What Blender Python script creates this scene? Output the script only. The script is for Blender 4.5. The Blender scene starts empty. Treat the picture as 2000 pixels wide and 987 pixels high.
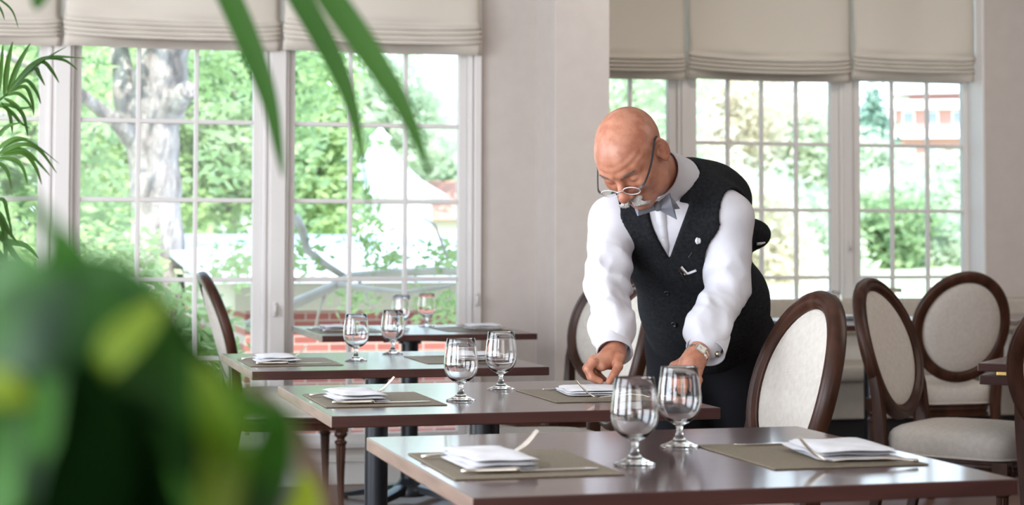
import bpy, math, random
import numpy as np
from mathutils import Vector, Matrix, Euler

# ---------------------------------------------------------------- camera, world, lights, exposure
SC = bpy.context.scene
COL = SC.collection
YAW, PITCH, ROLL, EYE, FPX = 0.262, 0.0435, 0.0023, 1.13, 3532.0


def view_axes():
    c, s = math.cos(YAW), math.sin(YAW)
    rot = lambda v: Vector((c * v[0] + s * v[1], -s * v[0] + c * v[1], v[2]))
    fw = Vector((0, math.cos(PITCH), math.sin(PITCH)))
    up = Vector((0, -math.sin(PITCH), math.cos(PITCH)))
    rt = Vector((1, 0, 0))
    r2 = rt * math.cos(ROLL) + up * math.sin(ROLL)
    u2 = -rt * math.sin(ROLL) + up * math.cos(ROLL)
    return rot(r2), rot(u2), rot(fw)


AR, AU, AF = view_axes()
cam = bpy.data.cameras.new('camera')
cam.sensor_width = 36
cam.sensor_fit = 'HORIZONTAL'
cam.lens = FPX * 36 / 2000
cam.shift_y = -(987 / 2 - 320) / 2000
cam.clip_start = 0.05
cam.clip_end = 600
cam.dof.use_dof = True
cam.dof.focus_distance = 4.45
cam.dof.aperture_fstop = 5.0
camo = bpy.data.objects.new('camera', cam)
COL.objects.link(camo)
M = Matrix.Identity(4)
for i in range(3):
    M[i][0], M[i][1], M[i][2] = AR[i], AU[i], -AF[i]
M[0][3], M[1][3], M[2][3] = 0, 0, EYE
camo.matrix_world = M
SC.camera = camo

SC.view_settings.view_transform = 'Standard'
SC.view_settings.look = 'None'
SC.view_settings.exposure = 0.0
SC.view_settings.gamma = 1.0
SC.view_settings.use_curve_mapping = False
SC.cycles.max_bounces = 10
SC.cycles.diffuse_bounces = 4
SC.cycles.glossy_bounces = 5
SC.cycles.transmission_bounces = 9
SC.cycles.transparent_max_bounces = 24
SC.cycles.caustics_reflective = False
SC.cycles.caustics_refractive = False
SC.cycles.sample_clamp_indirect = 6
SC.cycles.use_denoising = True

W = bpy.data.worlds.new('sky')
SC.world = W
W.use_nodes = True
wn = W.node_tree
wn.nodes.clear()
wo = wn.nodes.new('ShaderNodeOutputWorld')
wb = wn.nodes.new('ShaderNodeBackground')
wr = wn.nodes.new('ShaderNodeValToRGB')
wg = wn.nodes.new('ShaderNodeTexCoord')
wx = wn.nodes.new('ShaderNodeSeparateXYZ')
wn.links.new(wg.outputs['Generated'], wx.inputs[0])
wn.links.new(wx.outputs['Z'], wr.inputs[0])
wr.color_ramp.elements[0].color = (0.80, 0.89, 1.0, 1)
wr.color_ramp.elements[1].position = 0.6
wr.color_ramp.elements[1].color = (0.50, 0.70, 1.0, 1)
wn.links.new(wr.outputs[0], wb.inputs[0])
wb.inputs[1].default_value = 4.6
wn.links.new(wb.outputs[0], wo.inputs[0])

sun = bpy.data.lights.new('sun', 'SUN')
sun.energy = 10.0
sun.angle = 0.02
sun.color = (1.0, 0.95, 0.86)
suno = bpy.data.objects.new('sun', sun)
COL.objects.link(suno)
suno.rotation_euler = Vector((0.28, 0.62, -0.85)).to_track_quat('-Z', 'Y').to_euler()


def area(name, loc, to, sx, sy, power, color):
    l = bpy.data.lights.new(name, 'AREA')
    l.shape = 'RECTANGLE'
    l.size, l.size_y = sx, sy
    l.energy = power
    l.color = color
    o = bpy.data.objects.new(name, l)
    COL.objects.link(o)
    o.location = loc
    o.rotation_euler = (Vector(to) - Vector(loc)).to_track_quat('-Z', 'Y').to_euler()
    return o


# daylight through the tall windows of the left wall (three of them, just inside the glass)
DAY = (0.90, 0.95, 1.0)
for yy in (-0.6, 2.4, 5.4):
    area('window_daylight', (-2.35, yy, 1.55), (3, yy, 1.2), 2.0, 2.3, 125, DAY)
# daylight from the windows of the wall behind the camera
area('window_daylight', (1.2, -3.3, 1.7), (2.2, 5, 1.3), 3.0, 2.0, 62, (1.0, 0.95, 0.90))
# unseen fill light added under the ceiling to brighten the right side
area('ceiling_fill', (4.6, 4.6, 2.95), (4.6, 6.2, 0), 2.4, 3.0, 60, (1.0, 0.93, 0.86))

area('alcove_fill', (4.0, 7.7, 3.0), (4.0, 8.6, 1.0), 2.6, 0.8, 24, (1.0, 0.95, 0.88))  # added fill without a fixture, lightens the alcove shades and trims


# ---------------------------------------------------------------- helpers
def tag(o, label=None, cat=None, group=None, kind=None):
    if label: o['label'] = label
    if cat: o['category'] = cat
    if group: o['group'] = group
    if kind: o['kind'] = kind
    return o


def empty(name, loc=(0, 0, 0), rz=0.0):
    o = bpy.data.objects.new(name, None)
    COL.objects.link(o)
    o.location = loc
    o.rotation_euler = (0, 0, rz)
    o.empty_display_size = 0.05
    return o


class MB:
    """collects verts and faces, then links them as one mesh object"""

    def __init__(s):
        s.v, s.f, s.m = [], [], []

    def add(s, vs, fs, mi=0):
        b = len(s.v)
        s.v += [tuple(map(float, p)) for p in vs]
        s.f += [tuple(b + i for i in f) for f in fs]
        s.m += [mi] * len(fs)
        return s

    def box(s, x0, x1, y0, y1, z0, z1, mi=0):
        vs = [(x, y, z) for z in (z0, z1) for y in (y0, y1) for x in (x0, x1)]
        return s.add(vs, [(0, 2, 3, 1), (4, 5, 7, 6), (0, 1, 5, 4), (2, 6, 7, 3), (0, 4, 6, 2), (1, 3, 7, 5)], mi)

    def lathe(s, prof, n=24, c=(0, 0, 0), mi=0, flute=None, close=True):
        vs, fs = [], []
        for k, (r, z) in enumerate(prof):
            for i in range(n):
                a = 2 * math.pi * i / n
                rr = r
                if flute and flute[0] <= z <= flute[1]:
                    rr = r * (1 - flute[2] * (1 if i % 2 else 0))
                vs.append((c[0] + rr * math.cos(a), c[1] + rr * math.sin(a), c[2] + z))
        for k in range(len(prof) - 1):
            for i in range(n):
                j = (i + 1) % n
                fs.append((k * n + i, k * n + j, (k + 1) * n + j, (k + 1) * n + i))
        if close:
            fs.append(tuple(range(n - 1, -1, -1)))
            fs.append(tuple((len(prof) - 1) * n + i for i in range(n)))
        return s.add(vs, fs, mi)

    def tube(s, pts, rad, n=10, closed=False, prof=None, up=None, mi=0, cap=True):
        """sweep a ring (or a 2-D profile list scaled by rad) along pts"""
        P = [Vector(p) for p in pts]
        m = len(P)
        rads = rad if isinstance(rad, (list, tuple)) else [rad] * m
        if prof is None:
            prof = [(math.cos(2 * math.pi * i / n), math.sin(2 * math.pi * i / n)) for i in range(n)]
        n = len(prof)
        vs, fs = [], []
        N = None
        for k in range(m):
            if closed:
                t = P[(k + 1) % m] - P[k - 1]
            else:
                t = P[min(k + 1, m - 1)] - P[max(k - 1, 0)]
            t.normalize()
            if up is not None:
                ref = Vector(up[k]) if isinstance(up, list) else Vector(up)
            else:
                ref = N if N is not None else (Vector((0, 0, 1)) if abs(t.z) < 0.9 else Vector((1, 0, 0)))
            N = ref - t * ref.dot(t)
            N.normalize()
            B = t.cross(N)
            for (a, b) in prof:
                q = P[k] + N * (a * rads[k]) + B * (b * rads[k])
                vs.append(q)
        rng = m if closed else m - 1
        for k in range(rng):
            k2 = (k + 1) % m
            for i in range(n):
                j = (i + 1) % n
                fs.append((k * n + i, k * n + j, k2 * n + j, k2 * n + i))
        if not closed and cap:
            fs.append(tuple(range(n - 1, -1, -1)))
            fs.append(tuple((m - 1) * n + i for i in range(n)))
        return s.add(vs, fs, mi)

    def build(s, name, mats, parent=None, smooth=False, bevel=0, sub=0, seg=2, autos=None):
        me = bpy.data.meshes.new(name)
        me.from_pydata(s.v, [], s.f)
        if not isinstance(mats, (list, tuple)): mats = [mats]
        for m in mats: me.materials.append(m)
        if len(mats) > 1: me.polygons.foreach_set('material_index', s.m)
        me.validate()
        if smooth:
            me.polygons.foreach_set('use_smooth', [True] * len(me.polygons))
            if autos: me.set_sharp_from_angle(angle=autos)
        me.update()
        o = bpy.data.objects.new(name, me)
        COL.objects.link(o)
        if parent: o.parent = parent
        if bevel:
            b = o.modifiers.new('bevel', 'BEVEL')
            b.width, b.segments, b.limit_method = bevel, seg, 'ANGLE'
        if sub:
            q = o.modifiers.new('sub', 'SUBSURF')
            q.levels = q.render_levels = sub
        return o


def copy_tree(o, parent=None):
    c = o.copy()
    COL.objects.link(c)
    c.parent = parent
    for ch in list(o.children):
        copy_tree(ch, c)
    return c


# ---------------------------------------------------------------- materials
def mat(name, color, rough=0.5, metal=0.0, spec=0.5, **kw):
    m = bpy.data.materials.new(name)
    m.use_nodes = True
    nt = m.node_tree
    b = nt.nodes['Principled BSDF']
    b.inputs['Base Color'].default_value = (*color, 1)
    b.inputs['Roughness'].default_value = rough
    b.inputs['Metallic'].default_value = metal
    b.inputs['Specular IOR Level'].default_value = spec
    for k, v in kw.items():
        b.inputs[k.replace('_', ' ')].default_value = v
    return m


def noise_color(m, c1, c2, scale=5, detail=4, stretch=(1, 1, 1), bump=0.0, bscale=None, lo=0.3, hi=0.7, bdist=0.002):
    nt = m.node_tree
    b = nt.nodes['Principled BSDF']
    tc = nt.nodes.new('ShaderNodeTexCoord')
    mp = nt.nodes.new('ShaderNodeMapping')
    mp.inputs['Scale'].default_value = stretch
    nz = nt.nodes.new('ShaderNodeTexNoise')
    nz.inputs['Scale'].default_value = scale
    nz.inputs['Detail'].default_value = detail
    cr = nt.nodes.new('ShaderNodeValToRGB')
    cr.color_ramp.elements[0].position = lo
    cr.color_ramp.elements[1].position = hi
    cr.color_ramp.elements[0].color = (*c1, 1)
    cr.color_ramp.elements[1].color = (*c2, 1)
    L = nt.links.new
    L(tc.outputs['Object'], mp.inputs[0])
    L(mp.outputs[0], nz.inputs[0])
    L(nz.outputs[0], cr.inputs[0])
    L(cr.outputs[0], b.inputs['Base Color'])
    if bump:
        bp = nt.nodes.new('ShaderNodeBump')
        bp.inputs['Strength'].default_value = bump
        bp.inputs['Distance'].default_value = bdist
        n2 = nt.nodes.new('ShaderNodeTexNoise')
        n2.inputs['Scale'].default_value = bscale or scale * 4
        n2.inputs['Detail'].default_value = 3
        L(mp.outputs[0], n2.inputs[0])
        L(n2.outputs[0], bp.inputs['Height'])
        L(bp.outputs[0], b.inputs['Normal'])
    return m


def weave(m, scale=900, strength=0.25, dist=0.001):
    nt = m.node_tree
    b = nt.nodes['Principled BSDF']
    tc = nt.nodes.new('ShaderNodeTexCoord')
    ck = nt.nodes.new('ShaderNodeTexWave')
    ck.inputs['Scale'].default_value = scale / 6
    ck.bands_direction = 'X'
    c2 = nt.nodes.new('ShaderNodeTexWave')
    c2.inputs['Scale'].default_value = scale / 6
    c2.bands_direction = 'Z'
    ad = nt.nodes.new('ShaderNodeMath')
    bp = nt.nodes.new('ShaderNodeBump')
    bp.inputs['Strength'].default_value = strength
    bp.inputs['Distance'].default_value = dist
    L = nt.links.new
    L(tc.outputs['Object'], ck.inputs[0])
    L(tc.outputs['Object'], c2.inputs[0])
    L(ck.outputs[1], ad.inputs[0])
    L(c2.outputs[1], ad.inputs[1])
    L(ad.outputs[0], bp.inputs['Height'])
    L(bp.outputs[0], b.inputs['Normal'])
    return m


def leafmat(name, c1, c2, trans=0.45, rough=0.5, scale=3.0):
    m = bpy.data.materials.new(name)
    m.use_nodes = True
    nt = m.node_tree
    nt.nodes.clear()
    N, L = nt.nodes.new, nt.links.new
    out = N('ShaderNodeOutputMaterial')
    geo = N('ShaderNodeTexCoord')
    nz = N('ShaderNodeTexNoise')
    nz.inputs['Scale'].default_value = scale
    cr = N('ShaderNodeValToRGB')
    cr.color_ramp.elements[0].position = 0.35
    cr.color_ramp.elements[1].position = 0.65
    cr.color_ramp.elements[0].color = (*c1, 1)
    cr.color_ramp.elements[1].color = (*c2, 1)
    p = N('ShaderNodeBsdfPrincipled')
    p.inputs['Roughness'].default_value = rough
    p.inputs['Specular IOR Level'].default_value = 0.2
    t = N('ShaderNodeBsdfTranslucent')
    mx = N('ShaderNodeMixShader')
    mx.inputs[0].default_value = trans
    L(geo.outputs['Object'], nz.inputs[0])
    L(nz.outputs[0], cr.inputs[0])
    L(cr.outputs[0], p.inputs['Base Color'])
    L(cr.outputs[0], t.inputs[0])
    L(p.outputs[0], mx.inputs[1])
    L(t.outputs[0], mx.inputs[2])
    L(mx.outputs[0], out.inputs[0])
    return m


def clothmat(name, color, trans=0.25, rough=0.9):
    return leafmat(name, color, color, trans, rough)


def thin_glass(name, tint=(0.97, 0.99, 0.98), refl=0.06):
    m = bpy.data.materials.new(name)
    m.use_nodes = True
    nt = m.node_tree
    nt.nodes.clear()
    N, L = nt.nodes.new, nt.links.new
    out = N('ShaderNodeOutputMaterial')
    tr = N('ShaderNodeBsdfTransparent')
    tr.inputs[0].default_value = (*tint, 1)
    gl = N('ShaderNodeBsdfGlossy')
    gl.inputs['Roughness'].default_value = 0.02
    fr = N('ShaderNodeFresnel')
    fr.inputs[0].default_value = 1.3
    mx = N('ShaderNodeMixShader')
    L(fr.outputs[0], mx.inputs[0])
    L(tr.outputs[0], mx.inputs[1])
    L(gl.outputs[0], mx.inputs[2])
    L(mx.outputs[0], out.inputs[0])
    return m


m_wall = noise_color(mat('plaster_wall', (0.66, 0.61, 0.57), 0.85), (0.545, 0.485, 0.445), (0.575, 0.515, 0.472), 14, 5, bump=0.12, bscale=160)
m_ceil = mat('ceiling_paint', (0.8, 0.78, 0.75), 0.9)
m_trim = mat('white_painted_wood', (0.72, 0.685, 0.665), 0.45)
m_base = mat('baseboard_paint', (0.66, 0.64, 0.60), 0.5)
m_shade = clothmat('roman_shade_linen', (0.75, 0.69, 0.61), 0.20)
m_pane = thin_glass('window_glass')
m_wood = noise_color(mat('dark_walnut_top', (0.07, 0.03, 0.025), 0.30, spec=0.18, Coat_Weight=0.60, Coat_Roughness=0.11),
                     (0.040, 0.015, 0.013), (0.072, 0.028, 0.023), 6, 8, (0.6, 6, 6), bump=0.03, bscale=40)
m_wend = noise_color(mat('walnut_end_lit', (0.3, 0.2, 0.15), 0.45), (0.13, 0.078, 0.055), (0.20, 0.125, 0.09), 9, 6, (6, 0.8, 6))  # short ends coloured lighter to stand in for the window reflection
m_chairwood = noise_color(mat('chair_walnut', (0.08, 0.03, 0.02), 0.34, spec=0.22), (0.024, 0.009, 0.005), (0.062, 0.025, 0.015), 9, 6, (3, 3, 0.7), bump=0.06, bscale=60)
m_linen = weave(noise_color(mat('natural_linen', (0.6, 0.56, 0.5), 0.95, spec=0.1), (0.50, 0.455, 0.405), (0.57, 0.525, 0.475), 60, 6), 900, 0.25)
m_iron = mat('black_iron', (0.012, 0.014, 0.018), 0.35, 0.3)
m_floor = mat('floor_boards', (0.12, 0.06, 0.04), 0.3)
m_silver = mat('silver', (0.82, 0.78, 0.72), 0.14, 1.0)
m_mat = weave(noise_color(mat('woven_placemat', (0.2, 0.16, 0.11), 0.6, spec=0.4), (0.165, 0.130, 0.088), (0.22, 0.175, 0.122), 200, 3), 2200, 0.5, 0.0006)
m_napkin = noise_color(mat('white_cotton', (0.85, 0.83, 0.84), 0.9, spec=0.1), (0.66, 0.65, 0.67), (0.72, 0.71, 0.73), 40, 3, bump=0.1, bscale=500)
m_goblet = mat('clear_glass', (1, 1, 1), 0.0, 0.0, 0.5, IOR=1.47, Transmission_Weight=1.0)
m_brass = mat('brass_hinge', (0.75, 0.5, 0.18), 0.3, 1.0)

# floor: planks in the base colour and bump
nt = m_floor.node_tree
tc = nt.nodes.new('ShaderNodeTexCoord')
bk = nt.nodes.new('ShaderNodeTexBrick')
bk.inputs['Scale'].default_value = 1.0
bk.inputs['Brick Width'].default_value = 1.4
bk.inputs['Row Height'].default_value = 0.09
bk.inputs['Mortar Size'].default_value = 0.002
bk.inputs['Color1'].default_value = (0.15, 0.075, 0.05, 1)
bk.inputs['Color2'].default_value = (0.10, 0.05, 0.036, 1)
bk.inputs['Mortar'].default_value = (0.02, 0.01, 0.008, 1)
nt.links.new(tc.outputs['Object'], bk.inputs[0])
nt.links.new(bk.outputs[0], nt.nodes['Principled BSDF'].inputs['Base Color'])


# ---------------------------------------------------------------- the room
def struct(name, mb, m, parent=None, bevel=0, smooth=False, **kw):
    o = mb.build(name, m, parent, bevel=bevel, smooth=smooth, **kw)
    if parent is None: o['kind'] = 'structure'
    return o


YL, YR, XP = 8.40, 9.40, 2.642       # window wall, set-back window wall, right side of the pilaster
struct('floor', MB().box(-2.6, 9, -3.6, 9.9, -0.1, 0), m_floor)
struct('ceiling', MB().box(-2.6, 9, -3.6, 9.9, 3.1, 3.2), m_ceil)
# long left wall with three tall window openings
wl = MB()
ys = [-3.6, -1.7, 0.5, 1.3, 3.5, 4.3, 6.5, 9.9]
for i in range(0, 8, 2): wl.box(-2.6, -2.4, ys[i], ys[i + 1], 0, 3.1)
for i in (1, 3, 5):
    wl.box(-2.6, -2.4, ys[i], ys[i + 1], 0, 0.3)
    wl.box(-2.6, -2.4, ys[i], ys[i + 1], 2.8, 3.1)
struct('wall_left', wl, m_wall)
struct('wall_right', MB().box(8.8, 9, -3.6, 9.9, 0, 3.1), m_wall)
struct('wall_front', MB().box(-2.6, 9, -3.7, -3.5, 0, 3.1), m_wall)
wb_ = MB()
wb_.box(-2.6, -0.80, YL, YL + 0.18, 0, 3.1)
wb_.box(-0.80, 2.05, YL, YL + 0.18, 0, 0.17)
wb_.box(-0.80, 2.05, YL, YL + 0.18, 2.84, 3.1)
wb_.box(2.095, XP, YL, YL + 0.18, 0, 3.1)
wb_.box(2.05, 2.095, YL + 0.06, YL + 0.18, 0, 3.1)
struct('wall_back', wb_, m_wall)
pil = MB()
pil.box(2.375, XP, 8.08, YL + 0.10, 0, 3.1)
struct('wall_pilaster', pil, m_wall, bevel=0.004)
wr_ = MB()
wr_.box(XP - 0.12, XP, YL, YR + 0.3, 0, 3.1)
wr_.box(XP, 5.36, YR, YR + 0.3, 0, 0.5)
wr_.box(XP, 5.36, YR, YR + 0.3, 3.02, 3.1)
wr_.box(XP, 5.36, YR + 0.16, YR + 0.3, 2.89, 3.02)
wr_.box(5.36, 9, YR, YR + 0.3, 0, 3.1)
struct('wall_alcove', wr_, m_wall, bevel=0.003)
bb = MB()
bb.box(-2.4, 2.375, YL - 0.018, YL, 0, 0.105)
bb.box(-2.4, 2.375, YL - 0.030, YL, 0.105, 0.118)
bb.box(-2.4, 2.375, YL - 0.022, YL, 0.118, 0.140)
struct('baseboard_back', bb, m_base, bevel=0.004)
tr = MB()
tr.box(-0.80, 2.095, YL - 0.035, YL + 0.02, 0.170, 0.195)
struct('trim_1', tr, m_trim, bevel=0.005)


def profile_post(mb, x0, x1, y0, steps):
    """a moulded post: steps = (inset, forward)"""
    for ins, fwd in steps:
        mb.box(x0 + ins, x1 - ins, y0 - fwd, y0 + 0.12, 0.17, 2.88)


def window(n, glass, cols, rows, y, mw=0.021, rail=0.045, sill=None, top=None, m=m_trim, stile=0.040):
    """casement: sash frame, glazing bars, glass"""
    root = empty('window_%d' % n, ((glass[0] + glass[1]) / 2, y, 0))
    root['kind'] = 'structure'
    ox, oy = root.location.x, root.location.y
    z0, z1 = rows[0], rows[-1]
    s = MB()
    x0, x1 = glass
    s.box(x0 - stile - ox, x0 - ox, -0.022, 0.022, z0 - rail, z1 + rail)
    s.box(x1 - ox, x1 + stile - ox, -0.022, 0.022, z0 - rail, z1 + rail)
    s.box(x0 - ox, x1 - ox, -0.022, 0.022, z0 - rail, z0)
    s.box(x0 - ox, x1 - ox, -0.022, 0.022, z1, z1 + rail)
    s.build('window_sash', m, root, bevel=0.004)
    b = MB()
    for c in cols: b.box(c - mw / 2 - ox, c + mw / 2 - ox, -0.016, 0.012, z0, z1)
    for r in rows[1:-1]: b.box(x0 - ox, x1 - ox, -0.015, 0.011, r - mw / 2, r + mw / 2)
    b.build('glazing_bars', m, root, bevel=0.004)
    MB().box(x0 - ox, x1 - ox, 0.013, 0.017, z0, z1).build('window_pane', m_pane, root)
    return root


rows_l = [0.232, 0.59, 0.955, 1.322, 1.684, 2.05, 2.41, 2.77]
YG = YL + 0.045
window(1, (-0.745, 0.045), (-0.485, -0.218), rows_l, YG)
window(2, (0.233, 1.012), (0.488, 0.751), rows_l, YG)
window(3, (1.208, 1.994), (1.471, 1.737), rows_l, YG)
# moulded posts between the sashes
for i, (a, b) in enumerate(((0.080, 0.195), (1.050, 1.170), (2.034, 2.096), (-0.84, -0.785))):
    p = MB()
    p.box(a, b, YL - 0.012, YL + 0.12, 0.17, 2.88)
    if b - a > 0.1:
        p.box(a + 0.006, a + 0.022, YL - 0.022, YL, 0.17, 2.88)
        p.box(a + 0.036, b - 0.012, YL - 0.034, YL, 0.17, 2.88)
        p.box(b - 0.012, b + 0.002, YL - 0.018, YL, 0.17, 2.88)
    else:
        p.box(a + 0.008, a + 0.02, YL - 0.02, YL, 0.17, 2.88)
        p.box(a + 0.028, b, YL - 0.026, YL, 0.17, 2.88)
    struct('trim_%d' % (i + 2), p, m_trim, bevel=0.004)

rows_r = [0.56, 0.933, 1.319, 1.698, 2.08, 2.46, 2.84]
YH = YR + 0.2
m_trimr = m_trim
window(4, (2.68, 3.478), (2.86, 3.06, 3.257), rows_r, YH, stile=0.05)
window(5, (3.648, 4.470), (3.842, 4.048, 4.262), rows_r, YH, stile=0.05)
window(6, (4.656, 5.322), (4.866, 5.093), rows_r, YH, stile=0.05)
for i, (a, b) in enumerate(((3.528, 3.598), (4.520, 4.606))):
    p = MB()
    p.box(a, b, YH - 0.04, YH + 0.06, 0.5, 2.92)
    p.box(a + 0.02, b - 0.015, YH - 0.055, YH, 0.5, 2.92)
    struct('trim_%d' % (i + 6), p, m_trimr, bevel=0.004)
p = MB()
p.box(5.345, 5.362, YR - 0.004, YH + 0.06, 0.5, 2.92)
struct('trim_8', p, m_trimr, bevel=0.003)
p = MB()
p.box(XP, 5.36, YH - 0.1, YH + 0.06, 0.48, 0.515)
struct('trim_9', p, m_trimr, bevel=0.003)

# casement latches on the posts
def latch(x, y, z, label):
    o = empty('window_latch', (x, y, z))
    tag(o, label, 'window latch', 'casement latches on the window posts')
    MB().box(-0.010, 0.010, -0.006, 0, -0.035, 0.035).build('latch_plate', m_trim, o, bevel=0.003)
    MB().tube([(0, -0.006, 0.02), (0, -0.02, 0.012), (0, -0.022, -0.03)], 0.006, 8).build('latch_handle', m_trim, o, smooth=True)


latch(1.112, YL - 0.034, 0.82, 'white window latch low on the post between the left two tall windows')
latch(2.072, YL - 0.026, 0.86, 'white window latch beside the far right edge of the left window group')
latch(4.566, YH - 0.055, 1.12, 'white window latch on the post of the right hand window group')


# ---------------------------------------------------------------- roman shades
def shade(x0, x1, y, zb, zt, label, group, sag, seed, top=3.0, side=False):
    """a roman blind: hanging cloth that bellies out, then stacked soft folds"""
    rnd = random.Random(seed)
    o = empty('roman_shade', ((x0 + x1) / 2, y, zb))
    tag(o, label, 'window shade', group)
    w = x1 - x0 - 0.012
    nx = 40
    prof = []                                  # (z, forward)
    h = zt - zb
    prof.append((0.0, 0.012))
    prof.append((h * 0.30, 0.016))
    nf = 4
    for k in range(nf):
        z0 = h * (0.32 + 0.68 * k / nf)
        dz = h * 0.68 / nf
        prof += [(z0, 0.018), (z0 + dz * 0.22, 0.058 + 0.006 * (k % 2)), (z0 + dz * 0.68, 0.060), (z0 + dz * 0.97, 0.028)]
    for t in (0.02, 0.06, 0.12, 0.2, 0.35, 0.6, 1.0):
        prof.append((h + (top - zt) * t, 0.050 - 0.03 * min(1, t * 2)))
    vs, fs = [], []
    for (z, f) in prof:
        for i in range(nx + 1):
            u = i / nx
            e = 4 * u * (1 - u)
            pinch = 1 - math.exp(-min(u, 1 - u) * 22)
            zz = z - sag * e * (1.0 if z > h * 0.3 else 0.5) + 0.010 * (1 - pinch) * (1 if z > h * 0.3 else 0)
            ff = f * (0.35 + 0.65 * pinch) + 0.003 * math.sin(u * 23 + z * 40 + seed) + (0.010 * math.sin(u * 9 + seed) if z > h * 1.05 else 0)
            xx = -w / 2 + w * u + (0.003 * math.sin(z * 60 + seed) if 0 < z < h * 1.1 else 0) * (2 * u - 1)
            if z > h * 1.05: xx *= 0.985
            vs.append((xx, -ff, zz))
    m = nx + 1
    for k in range(len(prof) - 1):
        for i in range(nx):
            a = k * m + i
            fs.append((a, a + 1, a + m + 1, a + m))
    b = MB().add(vs, fs).build('shade_cloth', m_shade, o, smooth=True)
    sl = b.modifiers.new('thick', 'SOLIDIFY')
    sl.thickness = 0.003
    MB().box(-w / 2 + 0.01, w / 2 - 0.01, -0.01, 0.01, top - zb - 0.03, top - zb + 0.02).build('head_rail', m_trim, o)
    return o


gl_ = 'linen roman shades over the left windows'
gr_ = 'linen roman shades over the right windows'
shade(-0.84, 0.143, 8.345, 2.006, 2.118, 'linen roman shade over the left edge window, behind the palm', gl_, 0.006, 1)
shade(0.143, 1.130, 8.345, 2.012, 2.140, 'linen roman shade over the middle tall window, in front of the tree trunk', gl_, 0.010, 2)
shade(1.130, 2.090, 8.345, 2.020, 2.160, 'linen roman shade next to the pilaster, over the window with the white roof view', gl_, 0.010, 3)
shade(2.66, 3.556, 9.50, 2.040, 2.172, 'grey linen roman shade just right of the pilaster, cut by it', gr_, 0.008, 4)
shade(3.556, 4.562, 9.50, 2.052, 2.190, 'wide grey linen roman shade in the middle of the right windows', gr_, 0.016, 5)
shade(4.562, 5.350, 9.50, 2.072, 2.212, 'grey linen roman shade at the right end, above the brick building view', gr_, 0.006, 6)

# ---------------------------------------------------------------- banquette under the right windows
m_banq = weave(noise_color(mat('banquette_fabric', (0.4, 0.36, 0.3), 0.9, spec=0.2), (0.46, 0.41, 0.35), (0.50, 0.45, 0.385), 30, 5), 700, 0.2)
bq = empty('banquette', (5.3, 9.0, 0))
tag(bq, 'long beige upholstered banquette bench running under the right windows', 'banquette')
MB().box(-2.64, 3.2, -0.20, 0.36, 0.20, 0.40).build('bench_base', m_banq, bq, bevel=0.01)
MB().box(-2.64, 3.2, -0.27, 0.24, 0.40, 0.485).build('seat_cushion', m_banq, bq, bevel=0.03, seg=4, smooth=True)
MB().box(-2.64, 3.2, 0.25, 0.36, 0.40, 0.64).build('back_panel', m_base, bq, bevel=0.006)
MB().box(-2.64, 3.2, 0.19, 0.375, 0.63, 0.82).build('back_cushion', m_banq, bq, bevel=0.022, seg=4, smooth=True)
MB().box(-2.64, 3.2, -0.12, 0.30, 0.0, 0.20).build('plinth', mat('black_plinth', (0.015, 0.014, 0.014), 0.6), bq)


# ---------------------------------------------------------------- oval back dining chairs
CH = 1.015


def seat_mesh():
    """domed cushion, wider at the front, with soft edges"""
    n, rings = 48, []
    def outline(i, k=1.0):
        a = 2 * math.pi * i / n
        c, s = math.cos(a), math.sin(a)
        p = 0.42
        x = math.copysign(abs(c) ** p, c)
        y = math.copysign(abs(s) ** p, s)
        w = 0.245 - 0.030 * (y * 0.5 + 0.5)
        return x * w * k, y * 0.235 * k + (-0.012 * (1 - x * x) if y < 0 else 0) * k
    vs, fs = [], []
    lv = [(0.955, 0.405), (0.985, 0.412), (1.0, 0.43), (1.008, 0.455), (0.99, 0.475), (0.95, 0.488), (0.86, 0.500), (0.7, 0.509), (0.45, 0.516), (0.2, 0.519)]
    for k, z in lv:
        for i in range(n):
            x, y = outline(i, k)
            vs.append((x, y, z))
    m = len(lv)
    for r in range(m - 1):
        for i in range(n):
            j = (i + 1) % n
            fs.append((r * n + i, r * n + j, (r + 1) * n + j, (r + 1) * n + i))
    vs.append((0, 0, 0.520))
    for i in range(n): fs.append(((m - 1) * n + i, (m - 1) * n + (i + 1) % n, len(vs) - 1))
    fs.append(tuple(range(n - 1, -1, -1)))
    pip = [(*outline(i, 0.995), 0.411) for i in range(n)]
    rail = [(outline(i, 0.965)) for i in range(n)]
    return vs, fs, pip, rail


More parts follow.
